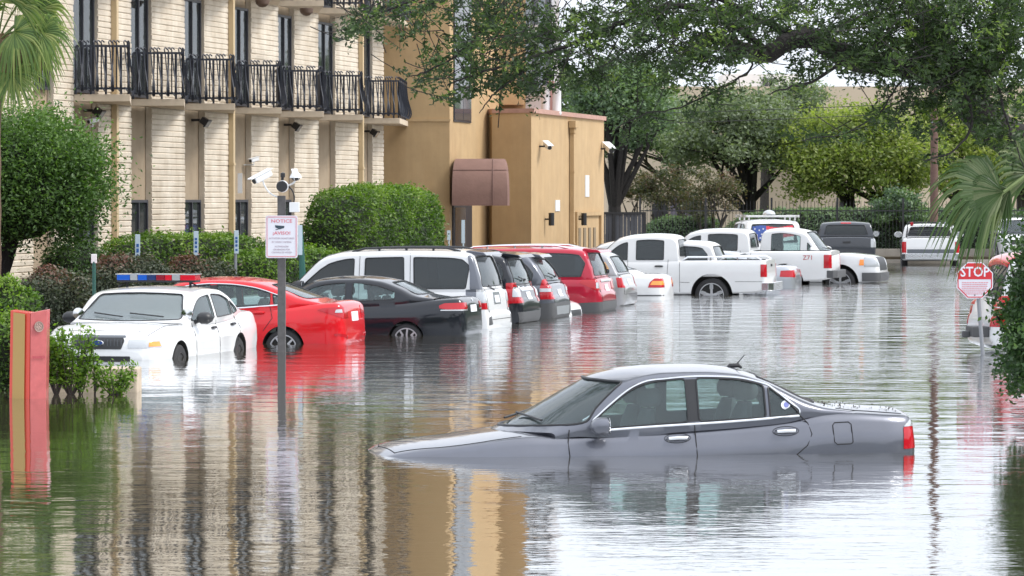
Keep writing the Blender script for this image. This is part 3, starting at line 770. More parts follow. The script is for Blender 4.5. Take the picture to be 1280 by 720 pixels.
# ---- foreground grey saloon
S = sedan(4.75, 1.80, 1.43, P_lav, wheels=(3.78, 1.02, .27), archgap=.03, xrr=1.5, xrf=2.72, crown=.055,
    top=[(0, .60), (.012, .78), (.03, .915), (.07, .948), (.2, .965), (.55, 1.0), (.75, 1.0), (1.1, .955), (1.5, .935), (2.2, .915), (2.9, .895), (3.25, .90), (3.5, .915), (3.75, .90), (4.1, .865), (4.45, .835), (4.62, .80), (4.71, .75), (4.75, .58)],
    cab=[(.42, .97), (.68, 1.03), (.95, 1.16), (1.25, 1.305), (1.55, 1.395), (1.85, 1.425), (2.2, 1.432), (2.5, 1.415), (2.76, 1.368), (3.1, 1.215), (3.45, 1.03), (3.72, .905)],
    wbelt=[(1.0, .965), (1.3, .945), (2.0, .935), (3.0, .905)], wtop=.105, wx=.085, glass=[G_clear],
    side=[(1.0, 1.27), (1.31, 1.93), (2.03, 2.97)], bowf=.52, bowt=.62, ws=(.955, 1.315, .80, .66), bl=(1.05, 1.30, .62, .50),
    trimmat=M_trim, trimr=.009,
    dlo='auto', wtopl=[(.98, .975), (1.08, 1.06), (1.18, 1.15), (1.28, 1.225), (1.6, 1.305), (1.95, 1.325), (2.33, 1.31), (2.48, 1.27), (2.77, 1.08), (2.97, .905)],
    bpil=[[(1.925, .94), (2.04, .935), (2.03, 1.318), (1.92, 1.318)]],
    gaps=[[(1.975, .93), (1.97, .6), (1.97, .25)], [(3.12, .91), (3.14, .8), (3.13, .5), (3.12, .25)], [(1.0, .955), (.93, .88), (.9, .78), (.95, .68), (1.08, .58)],
          [(.52, .69), (.54, .675), (.67, .675), (.695, .70), (.70, .85), (.68, .872), (.55, .872), (.525, .85), (.52, .69)]],
    tgaps=[[(3.55, .74), (3.9, .76), (4.3, .72), (4.6, .60)], [(3.55, -.74), (3.9, -.76), (4.3, -.72), (4.6, -.60)], [(4.6, .6), (4.66, 0), (4.6, -.6)], [(.1, .62), (.62, .64)], [(.1, -.62), (.62, -.64)]],
    handles=[(2.14, .795), (1.14, .815)], hmat=M_chrome, hcup=True, mirror=(2.86, .93, 1.0), seats=[1.55, 2.45],
    patches=[('tail_light', [M_tail, M_clear], [('W', [(-.2, .60), (.155, .60), (.14, .80), (-.2, .80)], .5), ('W', [(-.2, .802), (.14, .802), (.06, .865), (-.2, .865)], .6, 1)], True),
             ('headlight', [M_clear], [('F', [(.5, .56), (.82, .58), (.78, .68), (.5, .66)])], True),
             ],
    rimstyle='five')
def xm(x): return x*1.24 if x < .5 else (x+.12 if x < 4.3 else x+.12+(x-4.3)*.3)
for k in ('top', 'cab', 'wbelt', 'wtopl'): S[k] = [(xm(a), b) for a, b in S[k]]
for k in ('gaps', 'tgaps', 'bpil'): S[k] = [[(xm(a), b) for a, b in q] for q in S[k]]
S['side'] = [(xm(a), xm(b)) for a, b in S['side']]; S['handles'] = [(xm(a), b) for a, b in S['handles']]; S['seats'] = [xm(a) for a in S['seats']]
S['wheels'] = (xm(3.78), xm(1.02), .27); S['mirror'] = (xm(2.86), .93, 1.0); S['xrr'] = xm(S['xrr']); S['xrf'] = xm(S['xrf']); S['L'] = xm(4.75)
L_ = S['L']; S['plan'] = [(0, .66), (.03, .78), (.1, .87), (.3, .94), (.9, .985), (2.5, 1), (3.8, .985), (4.45, .93), (4.75, .86), (4.9, .76), (L_, .62)]
S['bot'] = [(0, .42), (.05, .3), (.3, .22), (L_-.35, .2), (L_-.06, .28), (L_, .4)]
A_L = S['L']
acura, acura_bvh = car('grey_sedan', 'grey metallic sedan sunk to its door handles in the foreground water', 'car', S, (1.16, 36.96, -.65), R(188.5), R(2.05))
# sticker on the rear quarter glass, aerial, hood and roof trim
t = MB(); cxx = S['L']/2
t.prism([(1.24-cxx+.045*cos(a), 1.05+.042*sin(a)+(.01 if cos(a) < 0 else 0)) for a in [2*pi*i/18 for i in range(18)]], (0, .765, 0), (1, 0, 0), (0, 0, 1), (0, .003, 0))
o = t.build('window_sticker', plain('sticker paper', (.75, .76, .8), .5), acura, world=False)
def settle(o, bvh, off):
    for v in o.data.vertices:
        h = bvh.ray_cast(Vector((v.co.x, 4, v.co.z)), Vector((0, -1, 0)))
        if h[0]: v.co.y = h[0].y+off
settle(o, acura_bvh, .001)
t = MB(); t.prism([(1.235-cxx+.024*cos(a), 1.052+.024*sin(a)) for a in [2*pi*i/14 for i in range(14)]], (0, .768, 0), (1, 0, 0), (0, 0, 1), (0, .003, 0))
o2 = t.build('sticker_disc', plain('sticker ink', (.2, .22, .5), .5), o, world=False); settle(o2, acura_bvh, .004)
p, n = cast(acura_bvh, 'T', 1.55-cxx, 0); t = MB()
t.tube([p+Vector((.07, 0, -.004)), p+Vector((.03, 0, .02)), p+Vector((-.05, 0, .022)), p+Vector((-.08, 0, -.002))], [.012, .022, .02, .01], 8)
t.tube([p+Vector((-.02, 0, .02)), p+Vector((-.11, 0, .115))], [.006, .004], 6); t.build('roof_antenna', M_trim, acura, True, world=False)
t = MB(); z0 = 1.0     # interior mirror
t.box((2.9-cxx, 0, 1.25), (.03, .22, .06)); t.build('interior_mirror', M_trim, acura, world=False, bevel=.01)

# ---- police car
G_pol = glass('police glass', (.6, .7, .72), .7, .22)  # heavy pale film imitates bright sky reflected in the windscreen
S = sedan(5.3, 1.98, 1.46, P_white, deck=1.06, belt=.97, hood=.90, xb=1.05, xrr=1.8, xrf=3.05, xc=3.85, wheels=(4.35, 1.35, .33),
    ws=(1.0, 1.35, .80, .64), glass=[G_clear], seats=[1.9, 2.8], rimstyle='steel', mirmat=M_trim, mirror=(3.42, 1.0, 1.1), crown=.05,
    side=[(1.13, 1.5), (1.54, 2.36), (2.48, 3.56)], wsglass=G_pol, archgap=.04,
    plan=[(0, .74), (.03, .84), (.1, .9), (.3, .95), (.9, .99), (2.6, 1), (4.1, .985), (4.8, .94), (5.1, .87), (5.22, .80), (5.3, .68)],
    gaps=[[(2.42, .95), (2.42, .3)], [(3.55, .95), (3.6, .6), (3.58, .3)], [(1.45, .98), (1.3, .8), (1.5, .6)]],
    handles=[(2.62, .84), (1.62, .86)], hmat=M_trim,
    tgaps=[[(3.95, .80), (4.6, .76), (5.08, .70)], [(3.95, -.80), (4.6, -.76), (5.08, -.70)]],
    fgaps=[[(-.55, .86), (-.5, .87), (.5, .87), (.55, .86)]],
    patches=[('headlight', [M_clear, M_amber], [('W', [(4.98, .64), (5.5, .64), (5.5, .765), (4.98, .76)], .46), ('W', [(5.02, .66), (5.5, .66), (5.5, .73), (5.02, .73)], .76, 1, .012)], True),
             ('grille', [M_trim], [('F', [(-.36, .62), (.36, .62), (.40, .74), (.37, .785), (-.37, .785), (-.40, .74)])], False),
             ('grille_frame', [M_slate], [('F', [(-.41, .785), (.41, .785), (.39, .815), (-.39, .815)])], False),
             ('lower_intake', [M_trim], [('F', [(-.5, .43), (.5, .43), (.5, .52), (-.5, .52)])], False)])
ypol = R(270-12.5)
fc = Vector((-5.98, 57.6)); hd = Vector((cos(ypol), sin(ypol)))
po = fc-hd*2.65
pol, bv = car('police_car', 'white police sedan with blue and red roof lightbar facing the camera', 'police car', S, (po.x, po.y, -.46), ypol, R(.3))
cxx = 2.65
t = MB(); 
for k in range(15):
    y = -.36+.72*k/14; p, n = cast(bv, 'F', y, .70); t.box(p+Vector((.014, 0, 0)), (.008, .008, .13))
t.build('grille_bars', M_slate, pol, world=False)
p, n = cast(bv, 'F', 0, .71); t = MB(); t.lathe([(.001, .0), (.1, .0), (.1, .012), (.09, .02), (.001, .02)], (0, 0, 0), 'X', 28)
t.v = [(x+p.x+.012, y, z*.42+.71) for x, y, z in t.v]; bd_ = t.build('badge', M_chrome, pol, True, world=False)
t = MB(); t.lathe([(.001, .0), (.084, .0), (.084, .004), (.001, .004)], (0, 0, 0), 'X', 28); t.v = [(x+p.x+.031, y, z*.36+.71) for x, y, z in t.v]
t.build('badge_field', plain('badge blue', (.02, .06, .25), .3), bd_, world=False)
text_mesh('Ford', .055, 'badge_letters', M_chrome, bd_, (p.x+.037, 0, .71), (0, 1, 0), (0, 0, 1), .001)
M_lb = plain('blue lens', (.01, .10, .50), .12, coat=1); M_lr = plain('red lens', (.60, .01, .03), .12, coat=1); M_ld = plain('dark blue lens', (.02, .04, .14), .12, coat=1); M_lm = plain('dark red lens', (.25, .01, .03), .12, coat=1)
p, n = cast(bv, 'T', 2.35-cxx, 0)
lb = MB(); lb.box((2.35-cxx, 0, p.z+.065), (.26, 1.24, .03)); lbo = lb.build('lightbar', M_trim, pol, world=False, bevel=.006)
t = MB(); t.box((2.35-cxx, 0, p.z+.172), (.29, 1.28, .014)); t.build('lightbar_top', M_clear, lbo, world=False, bevel=.004)
segs = [(-.62, -.41, M_lb), (-.41, -.29, M_clear), (-.29, -.14, M_lb), (-.14, 0, M_ld), (0, .14, M_lm), (.14, .25, M_lr), (.25, .38, M_clear), (.38, .62, M_lr)]
for a, b, mm in segs:
    t = MB(); t.box((2.35-cxx, (a+b)/2, p.z+.123), (.28, b-a-.006, .082)); t.build('lightbar_lens', mm, lbo, world=False, bevel=.006)
for sy in (.5, -.5):
    t = MB(); t.tube([Vector((2.35-cxx, sy, p.z-.03)), Vector((2.35-cxx, sy, p.z+.06))], .02, 8); t.tube([Vector((2.35-cxx, sy, p.z+.05)), Vector((2.35-cxx, sy*1.28, p.z-.02))], .012, 6); t.build('lightbar_foot', M_trim, lbo, world=False)
for sy in (1, -1):
    p, n = cast(bv, 'F', sy*.80, 1.02); c = Vector((3.62-cxx, sy*.84, 1.075)); t = MB()
    t.lathe([(.001, -.11), (.04, -.10), (.075, -.05), (.085, 0), (.085, .02), (.001, .03)], c, 'X', 20); t.tube([c, c+Vector((-.1, -sy*.08, -.12))], .014, 6)
    t.build('spotlight', M_chrome, pol, True, world=False)

# ---- parked row, tails to the lane
PSI = 12
S = sedan(4.65, 1.79, 1.47, P_red, deck=1.05, belt=.97, hood=.9, xb=.75, xrr=1.5, xrf=2.8, xc=3.5, wheels=(3.6, .98, .31), archgap=.035, seats=[1.55, 2.4], rimstyle='multi',
    top=[(0, .60), (.012, .78), (.03, .96), (.08, 1.03), (.16, 1.055), (.5, 1.04), (.9, 1.0), (1.4, .975), (2.3, .95), (3.2, .92), (3.5, .93), (3.8, .92), (4.3, .82), (4.53, .72), (4.61, .64), (4.65, .50)],
    cab=[(.28, 1.03), (.5, 1.09), (.95, 1.26), (1.4, 1.40), (1.8, 1.455), (2.2, 1.47), (2.6, 1.45), (2.85, 1.40), (3.4, 1.08), (3.75, .92)],
    bl=(1.10, 1.33, .62, .52), wbelt=[(.9, 1.035), (1.4, 1.0), (2.3, .97), (3.2, .95)], wtop=.115,
    side=[(.98, 1.16), (1.2, 2.1), (2.2, 3.15)], gaps=[[(2.15, .95), (2.14, .3)], [(1.2, .99), (1.15, .8), (1.3, .6)]],
    dlo='auto',
    bpil=[[(2.09, .975), (2.21, .97), (2.2, 1.34), (2.09, 1.345)]], hmat=P_red, handles=[(2.35, .87), (1.38, .89)],
    patches=[('tail_light', [M_tail, M_clear], [('W', [(-.2, .76), (.02, .77), (.14, .83), (.42, .915), (.34, .945), (.0, .965), (-.2, .965)], .42), ('W', [(-.1, .865), (.14, .87), (.12, .92), (-.1, .92)], .70, 1, .012)], True),
             ('bumper_reflector', [M_tail], [('B', [(.55, .45), (.8, .5), (.8, .54), (.55, .5)])], True), ('number_plate', [M_plate], [('B', [(-.2, .72), (.2, .72), (.2, .87), (-.2, .87)])], False)])
o, y = place(S, 459, 63.6, PSI, .42)
car('red_sedan', 'glossy red sedan between the police car and the black coupe, rear wheel half under water', 'car', S, o, y, R(1.2))

S = sedan(4.6, 1.79, 1.39, P_black, deck=1.01, belt=.93, hood=.84, xb=.85, xrr=1.6, xrf=2.6, xc=3.3, wheels=(3.75, 1.0, .287), archgap=.022, seats=[1.75, 2.45], rimstyle='multi',
    top=[(0, .60), (.012, .78), (.03, .93), (.08, .99), (.15, 1.01), (.5, .995), (.9, .965), (1.4, .94), (2.3, .93), (3.2, .90), (3.6, .90), (4.2, .82), (4.48, .72), (4.56, .64), (4.6, .50)],
    cab=[(.45, 1.0), (.72, 1.05), (1.1, 1.22), (1.5, 1.345), (1.9, 1.385), (2.2, 1.385), (2.55, 1.36), (2.8, 1.29), (3.2, 1.06), (3.5, .91)],
    bl=(1.06, 1.27, .60, .50), wbelt=[(1.2, .985), (1.9, .955), (3.2, .93)], wtop=.11,
    side=[(1.2, 1.95, .0, .0), (2.07, 3.1)], gaps=[[(2.08, .93), (2.12, .6), (2.08, .3)]], handles=[(2.25, .8)], hmat=P_black,
    patches=[('tail_light', [M_tail, M_clear], [('W', [(-.2, .795), (.3, .80), (.42, .82), (.43, .87), (.34, .905), (-.2, .915)], .48), ('W', [(-.2, .77), (.4, .78), (.4, .797), (-.2, .793)], .48, 1)], True),
             ('number_plate', [M_plate], [('B', [(-.22, .74), (.22, .74), (.22, .86), (-.22, .86)])], False), ('badge', [M_chrome], [('B', [(-.04, .92), (.04, .92), (.04, .97), (-.04, .97)])], False)])
o, y = place(S, 605, 67.6, PSI, .40)
car('black_coupe', 'black two door coupe with spoked wheel, parked in front of the big white SUV', 'car', S, o, y, R(1.0))

def suv(L, W, Hh, paint_, belt=1.12, hood=1.08, xrr=.35, xrf=3.1, xc=3.75, **k):
    S = dict(L=L, W=W, paint=paint_, wheels=(L-.95, 1.15, .38), glass=[G_tint, G_mid], blglass=G_mid, xrf=xrf, xrr=xrr, boxy=True, tumble=.15, cabw=.955, bowr=.06,
        bot=[(0, .5), (.05, .42), (.4, .32), (L-.4, .3), (L-.06, .38), (L, .5)], g=TRUCK_G,
        plan=[(0, .80), (.04, .88), (.12, .93), (.4, .975), (1, .99), (L*.5, 1), (L-1, .985), (L-.4, .93), (L-.1, .84), (L, .68)],
        top=[(0, .70), (.012, .80), (.03, .86), (.06, .9), (.09, belt-.05), (.13, belt), (.3, belt+.01), (L*.5, belt), (xc, belt-.02), (xc+.4, hood+.0), (L-.35, hood-.03), (L-.12, hood-.12), (L-.04, hood-.25), (L, hood-.45)],
        cab=[(.12, belt+.02), (.15, belt+.2), (.24, Hh-.30), (.34, Hh-.10), (.45, Hh-.045), (.7, Hh-.015), (1.6, Hh), (xrf-.4, Hh-.02), (xrf, Hh-.09), (xc-.1, belt+.12), (xc+.15, belt-.0)],
        ws=(belt+.07, Hh-.13, W*.4, W*.34), bl=(belt+.05, Hh-.16, W*.38, W*.32), wtop=.14, wx=.14,
        side=[(.42, 1.35, .0, 0), (1.5, 2.35), (2.48, xc-.2)],
        gaps=[[(2.4, belt), (2.4, .4)], [(1.42, belt), (1.45, .8), (1.7, .6)], [(3.45, belt), (3.45, .4)]],
        bgaps=[[(-.72, belt+.02), (-.74, .66), (.74, .66), (.72, belt+.02)]],
        handles=[(2.55, belt-.13), (1.6, belt-.13)], mirror=(xc-.3, belt+.07, 1.25), mirmat=M_trim, trimmat=M_trim)
    S.update(k); return S
def rails(root, bv, L, Hh, m, x0, x1, y=.62, h=.05):
    cx = L/2
    for sy in (1, -1):
        t = MB(); pts = []
        for i in range(9):
            x = x0+(x1-x0)*i/8; p, n = cast(bv, 'T', x-cx, sy*y); pts.append(p+Vector((0, 0, h if 0 < i < 8 else .0)))
        t.tube(pts, .02, 8); 
        for i in (2, 4, 6): t.tube([pts[i], pts[i]-Vector((0, 0, h+.01))], .022, 6)
        t.build('roof_rail', m, root, True, world=False)
def spoiler(root, bv, L, m, x, zt, w):
    t = MB(); cx = L/2; p, n = cast(bv, 'T', x-cx, 0)
    t.prism([(-.30, -.06), (-.24, -.005), (.05, .035), (.1, .0), (.0, -.05)], (x-cx, -w, zt), (1, 0, 0), (0, 0, 1), (0, 2*w, 0)); t.build('rear_spoiler', m, root, world=False, bevel=.012)
def rearwiper(root, bv, z, y0, y1):
    t = MB(); p0, n0 = cast(bv, 'B', y0, z); p1, n1 = cast(bv, 'B', y1, z+.06); t.tube([p0+n0*.03, p1+n1*.03], .012, 6); t.tube([p0, p0+n0*.05], .02, 8); t.build('rear_wiper', M_trim, root, world=False)

S = suv(5.15, 2.0, 1.93, P_white, belt=1.2, hood=1.12, xrf=3.05, xc=3.85, wheels=(4.15, 1.2, .39), top=[(0, .62), (.01, .74), (.03, .80), (.07, .83), (.10, 1.12), (.14, 1.2), (.5, 1.2), (2.6, 1.19), (3.8, 1.17), (4.2, 1.13), (4.8, 1.08), (5.03, .98), (5.11, .85), (5.15, .6)],
    side=[(.44, 1.38, -.06, .02), (1.56, 2.30, .02, 0), (2.50, 3.60)], glass=[G_tint, G_mid], wtop=.15,
    handles=[(2.52, 1.04), (1.62, 1.04)], mirror=(3.5, 1.26, 1.25), gaps=[[(2.40, 1.8), (2.40, 1.19), (2.40, .4)], [(1.47, 1.85), (1.45, 1.2), (1.42, .95), (1.6, .8)], [(3.42, 1.19), (3.44, .5)]],
    bpil=[], patches=[('tail_light', [M_tail, M_clear], [('W', [(-.2, .845), (.24, .845), (.24, .96), (-.2, .96)], .80), ('W', [(-.2, .965), (.24, .965), (.24, 1.19), (-.2, 1.19)], .80, 1)], True),
        ('corner_trim', [P_dgrey], [('W', [(.10, 1.20), (.36, 1.20), (.37, 1.5), (.42, 1.80), (.30, 1.84), (.14, 1.5)], .78, 0, .009), ('W', [(.24, .83), (.40, .83), (.44, 1.20), (.25, 1.20)], .8, 0, .004)], True),
        ('step_pad', [M_bump], [('B', [(.7, .58), (.86, .56), (.86, .70), (.78, .72)])], True),
        ('number_plate_recess', [P_silver], [('B', [(-.26, .92), (.26, .92), (.26, 1.14), (-.26, 1.14)], 0, .003)], False), ('number_plate', [M_plate], [('B', [(-.16, .95), (.16, .95), (.16, 1.08), (-.16, 1.08)], 0, .012)], False)])
o, y = place(S, 640, 70.9, 13, .52)
r, bv = car('white_suv', 'large white SUV with dark side glass behind the black coupe', 'car', S, o, y, R(.4))
rails(r, bv, S['L'], 1.93, M_trim, .6, 2.6); spoiler(r, bv, S['L'], P_dgrey, .42, 1.86, .62); rearwiper(r, bv, 1.2, .1, .5)

S = suv(4.5, 1.85, 1.74, P_black, belt=1.08, hood=1.02, xrf=2.8, xc=3.4, wheels=(3.6, 1.0, .35), side=[(.40, 1.15, -.1, 0), (1.3, 2.1), (2.2, 3.2)], blglass=G_clear,
    patches=[('tail_light', [M_tail, M_clear], [('W', [(-.2, .79), (.30, .78), (.30, 1.16), (-.2, 1.17)], .60), ('W', [(-.2, .90), (.17, .90), (.17, 1.08), (-.2, 1.08)], .63, 1, .012)], True),
        ('hatch_garnish', [M_chrome], [('B', [(-.5, 1.0), (.5, 1.0), (.5, 1.09), (-.5, 1.09)])], False), ('number_plate', [M_plate], [('B', [(-.17, .84), (.17, .84), (.17, .98), (-.17, .98)])], False),
        ('lower_bumper', [M_bump], [('B', [(-.8, .42), (.8, .42), (.84, .62), (-.84, .62)])], False)])
o, y = place(S, 676, 74.0, 13, .43)
r, bv = car('black_suv', 'black SUV with silver tailgate strip parked next to the white SUV', 'car', S, o, y, R(.5), group=None)
rails(r, bv, S['L'], 1.74, M_trim, .6, 2.6, .58); spoiler(r, bv, S['L'], P_black, .36, 1.68, .58); rearwiper(r, bv, 1.2, .1, .45)

S = suv(4.55, 1.87, 1.72, P_dgrey, belt=1.1, hood=1.02, xrf=2.8, xc=3.4, wheels=(3.6, 1.0, .36), side=[(.45, 1.15, -.1, 0), (1.3, 2.1), (2.2, 3.2)], blglass=G_clear,
    cab=[(.12, 1.12), (.17, 1.25), (.33, 1.45), (.50, 1.62), (.62, 1.68), (.85, 1.71), (1.6, 1.72), (2.4, 1.70), (2.8, 1.63), (3.3, 1.22), (3.55, 1.1)],
    patches=[('tail_light', [M_tail, M_clear], [('W', [(-.2, .80), (.26, .80), (.28, 1.0), (.24, 1.17), (.15, 1.22), (-.2, 1.22)], .66), ('W', [(-.2, .945), (.28, .945), (.28, 1.01), (-.2, 1.01)], .65, 1, .010)], True),
        ('number_plate', [M_plate], [('B', [(-.17, .84), (.17, .84), (.17, .98), (-.17, .98)])], False),
        ('lower_bumper', [M_bump], [('W', [(-.2, .40), (.78, .40), (.74, .70), (-.2, .74)], -1.4, 0, .012)], False),
        ('bumper_step', [P_silver], [('B', [(-.55, .5), (.6, .5), (.65, .66), (-.6, .66)], 0, .014)], False)])
o, y = place(S, 713, 76.9, 12, .44)
r, bv = car('grey_suv', 'dark grey SUV with tall red tail lamps banded white', 'car', S, o, y, R(.3))
rearwiper(r, bv, 1.22, .1, .45); spoiler(r, bv, S['L'], P_dgrey, .6, 1.66, .5)

S = sedan(4.6, 1.78, 1.44, P_white, patches=[('headlight', [M_clear, M_trim], [('F', [(.42, .56), (.78, .6), (.82, .70), (.5, .64)]), ('F', [(.6, .44), (.8, .46), (.8, .50), (.6, .49)], 1)], True), ('grille', [M_trim], [('F', [(-.4, .5), (.4, .5), (.42, .6), (-.42, .6)])], False)])
yw = R(-14); 
car('white_sedan', 'white sedan backed in low beside the deep red SUV, only its nose showing', 'car', S, (-.95, 80.2, -.46), yw, R(1.0))

S = suv(4.95, 2.0, 1.79, P_maroon, belt=1.14, hood=1.1, xrf=3.0, xc=3.7, wheels=(3.95, 1.1, .38), side=[(.42, 1.5, -.12, .0), (1.7, 2.45), (2.55, 3.5)], blglass=G_mid,
    patches=[('tail_light', [M_tail, M_clear], [('W', [(-.2, .88), (.12, .89), (.45, 1.04), (.40, 1.10), (.05, 1.12), (-.2, 1.12)], .55), ('W', [(-.2, .92), (.10, .93), (.11, 1.05), (-.2, 1.05)], .78, 1, .010)], True),
        ('hatch_garnish', [M_chrome], [('B', [(-.54, 1.05), (.54, 1.05), (.54, 1.10), (-.54, 1.10)], 0, .02)], False), ('number_plate', [M_plate], [('B', [(-.17, .86), (.17, .86), (.17, 1.0), (-.17, 1.0)])], False),
        ('lower_bumper', [M_bump], [('W', [(-.2, .40), (.7, .40), (.66, .62), (-.2, .66)], -1.4, 0, .006)], False)])
o, y = place(S, 771, 81.4, 12, .46)
r, bv = car('red_suv', 'deep red SUV with silver roof rails in the middle of the parked row', 'car', S, o, y, R(.3))
rails(r, bv, S['L'], 1.79, M_chrome, .7, 3.0, .66); spoiler(r, bv, S['L'], P_maroon, .36, 1.71, .62)

S = suv(4.3, 1.72, 1.62, P_tan, belt=1.08, hood=1.0, xrf=2.4, xc=3.1, wheels=(3.5, .85, .33), side=[(.36, .95, -.1, 0), (1.1, 1.85), (1.95, 2.85)], blglass=G_clear,
    cab=[(.12, 1.10), (.16, 1.2), (.28, 1.38), (.42, 1.52), (.6, 1.58), (1.0, 1.615), (1.8, 1.62), (2.2, 1.6), (2.45, 1.54), (2.9, 1.2), (3.2, 1.05)],
    patches=[('tail_light', [M_tail], [('W', [(-.2, .80), (.16, .80), (.2, 1.02), (-.2, 1.02)], .66)], True), ('number_plate', [M_plate], [('B', [(-.17, .84), (.17, .84), (.17, .98), (-.17, .98)])], False),
             ('rear_sticker', [plain('orange sticker', (.75, .42, .15), .5)], [('L', [(.35, 1.2), (.55, 1.2), (.45, 1.36)], 0, .006)], False)])
o, y = place(S, 797, 86.0, 12, .42)
car('silver_hatchback', 'small pewter silver hatchback between the deep red SUV and a white saloon', 'car', S, o, y, R(.3))

S = sedan(4.8, 1.8, 1.44, P_white, deck=1.05, belt=.98, xb=.85, patches=[('tail_light', [M_tail, M_amber], [('W', [(-.2, .74), (.34, .74), (.30, .86), (.2, .95), (-.2, .95)], .5), ('W', [(-.2, .80), (.29, .80), (.24, .89), (-.2, .89)], .5, 1, .010)], True),
    ('bumper_strip', [M_bump], [('L', [(.0, .545), (.9, .545), (.9, .575), (.0, .575)])], True)])
o, y = place(S, 843, 90.6, 12, .46)
car('white_sedan', 'white sedan with orange and red tail lamp in front of the white pickup door', 'car', S, o, y, R(.2))

def pickup(L, W, Hh, paint_, rail=1.22, hood=1.2, xcr=2.15, xrf=3.7, xc=4.3, rim='five', **k):
    S = dict(L=L, W=W, paint=paint_, wheels=(L-.95, 1.22, .40), archgap=.09, glass=[G_tint, G_mid], xrf=xrf, xrr=xcr+.15, tumble=.14, cabw=.95, bowr=.02, boxy=True, g=TRUCK_G,
        bot=[(0, .58), (.05, .52), (.5, .46), (L-.5, .42), (L-.06, .45), (L, .55)],
        plan=[(0, .90), (.02, .945), (.08, .975), (.4, .985), (1, .99), (L*.5, 1), (L-1, .99), (L-.4, .95), (L-.1, .86), (L, .74)],
        top=[(0, .9), (.008, rail-.1), (.02, rail-.015), (.05, rail), (xcr, rail), (xcr+.4, rail-.02), (L*.6, rail-.02), (xc, rail-.01), (xc+.4, hood+.02), (L-.4, hood-.03), (L-.12, hood-.10), (L-.04, hood-.25), (L, hood-.45)],
        cab=[(xcr-.02, rail+.01), (xcr+.0, rail+.2), (xcr+.04, Hh-.16), (xcr+.14, Hh-.05), (xcr+.35, Hh-.015), ((xcr+xrf)/2, Hh), (xrf-.3, Hh-.02), (xrf+.05, Hh-.09), (xc-.1, rail+.13), (xc+.15, rail-.0)],
        ws=(rail+.07, Hh-.14, W*.4, W*.34), bl=(rail+.08, Hh-.16, W*.36, W*.31), wtop=.15, wx=.12, bed=(.06, xcr-.08, .85),
        side=[(xcr+.33, xcr+1.13), (xcr+1.33, xc-.22)], gaps=[[(xcr-.03, rail), (xcr-.03, .5)], [(xcr+1.23, rail), (xcr+1.23, .5)], [(xcr+.25, rail), (xcr+.27, .9), (xcr+.4, .6)]],
        handles=[(xcr+.47, rail-.16), (xcr+1.45, rail-.16)], mirror=(xc-.3, rail+.07, 1.3), mirmat=paint_, trimmat=M_trim, rimstyle=rim, crown=.03)
    S.update(k); return S
def rearbumper(root, L, W, m, z=.62):
    t = MB(); t.prism([(-.16, -W*.43), (-.05, -W*.49), (.12, -W*.49), (.12, W*.49), (-.05, W*.49), (-.16, W*.43)], (-L/2, 0, z-.1), (1, 0, 0), (0, 1, 0), (0, 0, .2)); t.build('rear_bumper', m, root, world=False, bevel=.015)

S = pickup(5.7, 2.02, 1.90, P_white, rail=1.27, xcr=2.12, xrf=3.55, xc=4.25, wheels=(4.75, 1.32, .41),
    patches=[('tail_light', [M_tail], [('W', [(-.2, .85), (.14, .85), (.14, 1.15), (-.2, 1.15)], .86)], True),
             ('body_crease', [M_gap], [], False), ('fender_flare_line', [P_white], [], False)], side=[(2.48, 3.15, .0, 0), (3.36, 4.05)], hmat=M_trim)
S['gaps'] += [[(1.85, .72), (2.08, .73)], [(.1, .74), (.75, .74)]]
o, y = place(S, 970, 95.4, 11, .43)
r, bv = car('white_pickup', 'white four door pickup with chrome wheel and bed rails, nearest of the white trucks', 'pickup truck', S, o, y, R(.3))
rearbumper(r, S['L'], S['W'], M_chrome)
for sy in (1, -1):
    t = MB(); cx = S['L']/2; z = 1.33; yy = sy*.93
    t.tube([Vector((.12-cx, yy, 1.26)), Vector((.25-cx, yy, z)), Vector((1.9-cx, yy, z)), Vector((2.03-cx, yy, 1.26))], .022, 8)
    for q in (.7, 1.35): t.tube([Vector((q-cx, yy, 1.25)), Vector((q-cx, yy, z))], .02, 6)
    t.build('bed_rail', M_chrome, r, True, world=False)
t = MB(); t.box((-S['L']/2-.004, 0, 1.12), (.02, .2, .06)); t.build('tailgate_handle', M_trim, r, world=False, bevel=.005)

S = sedan(4.7, 1.8, 1.46, P_white, glass=[G_clear])
o, y = place(S, 930, 99.5, 12, .40)
car('white_sedan', 'white sedan seen through and over the bed of the nearest white pickup', 'car', S, (o[0]+.0, o[1], o[2]), y, R(.2))

S = sedan(4.45, 1.7, 1.42, P_silver, deck=1.03, glass=[G_clear], patches=[('tail_light', [M_tail, M_clear], [('W', [(-.2, .72), (.38, .74), (.36, .90), (-.2, .92)], .45)], True)])
o, y = place(S, 1003, 102.8, 12, .46)
car('silver_sedan', 'silver sedan with red tail lamp between two white pickups', 'car', S, o, y, R(.3))

S = pickup(5.9, 2.03, 1.88, P_white, rail=1.28, xcr=2.2, xrf=3.8, xc=4.45, wheels=(4.9, 1.25, .41), patches=[('tail_light', [M_tail], [('W', [(-.2, .80), (.2, .80), (.2, 1.16), (-.2, 1.16)], .86)], True)])
o, y = place(S, 1050, 106.6, 12, .37)
r, bv = car('white_pickup', 'white four door pickup with red Z71 mark on its bed side', 'pickup truck', S, o, y, R(.3))
rearbumper(r, S['L'], S['W'], M_bump, .64)
p, n = cast(bv, 'L', .62-S['L']/2, 1.08); text_mesh('Z71', .17, 'side_lettering', M_tail, r, (p.x, p.y+.004, p.z), (-1, 0, 0), (0, 0, 1), .002)
GMC = S

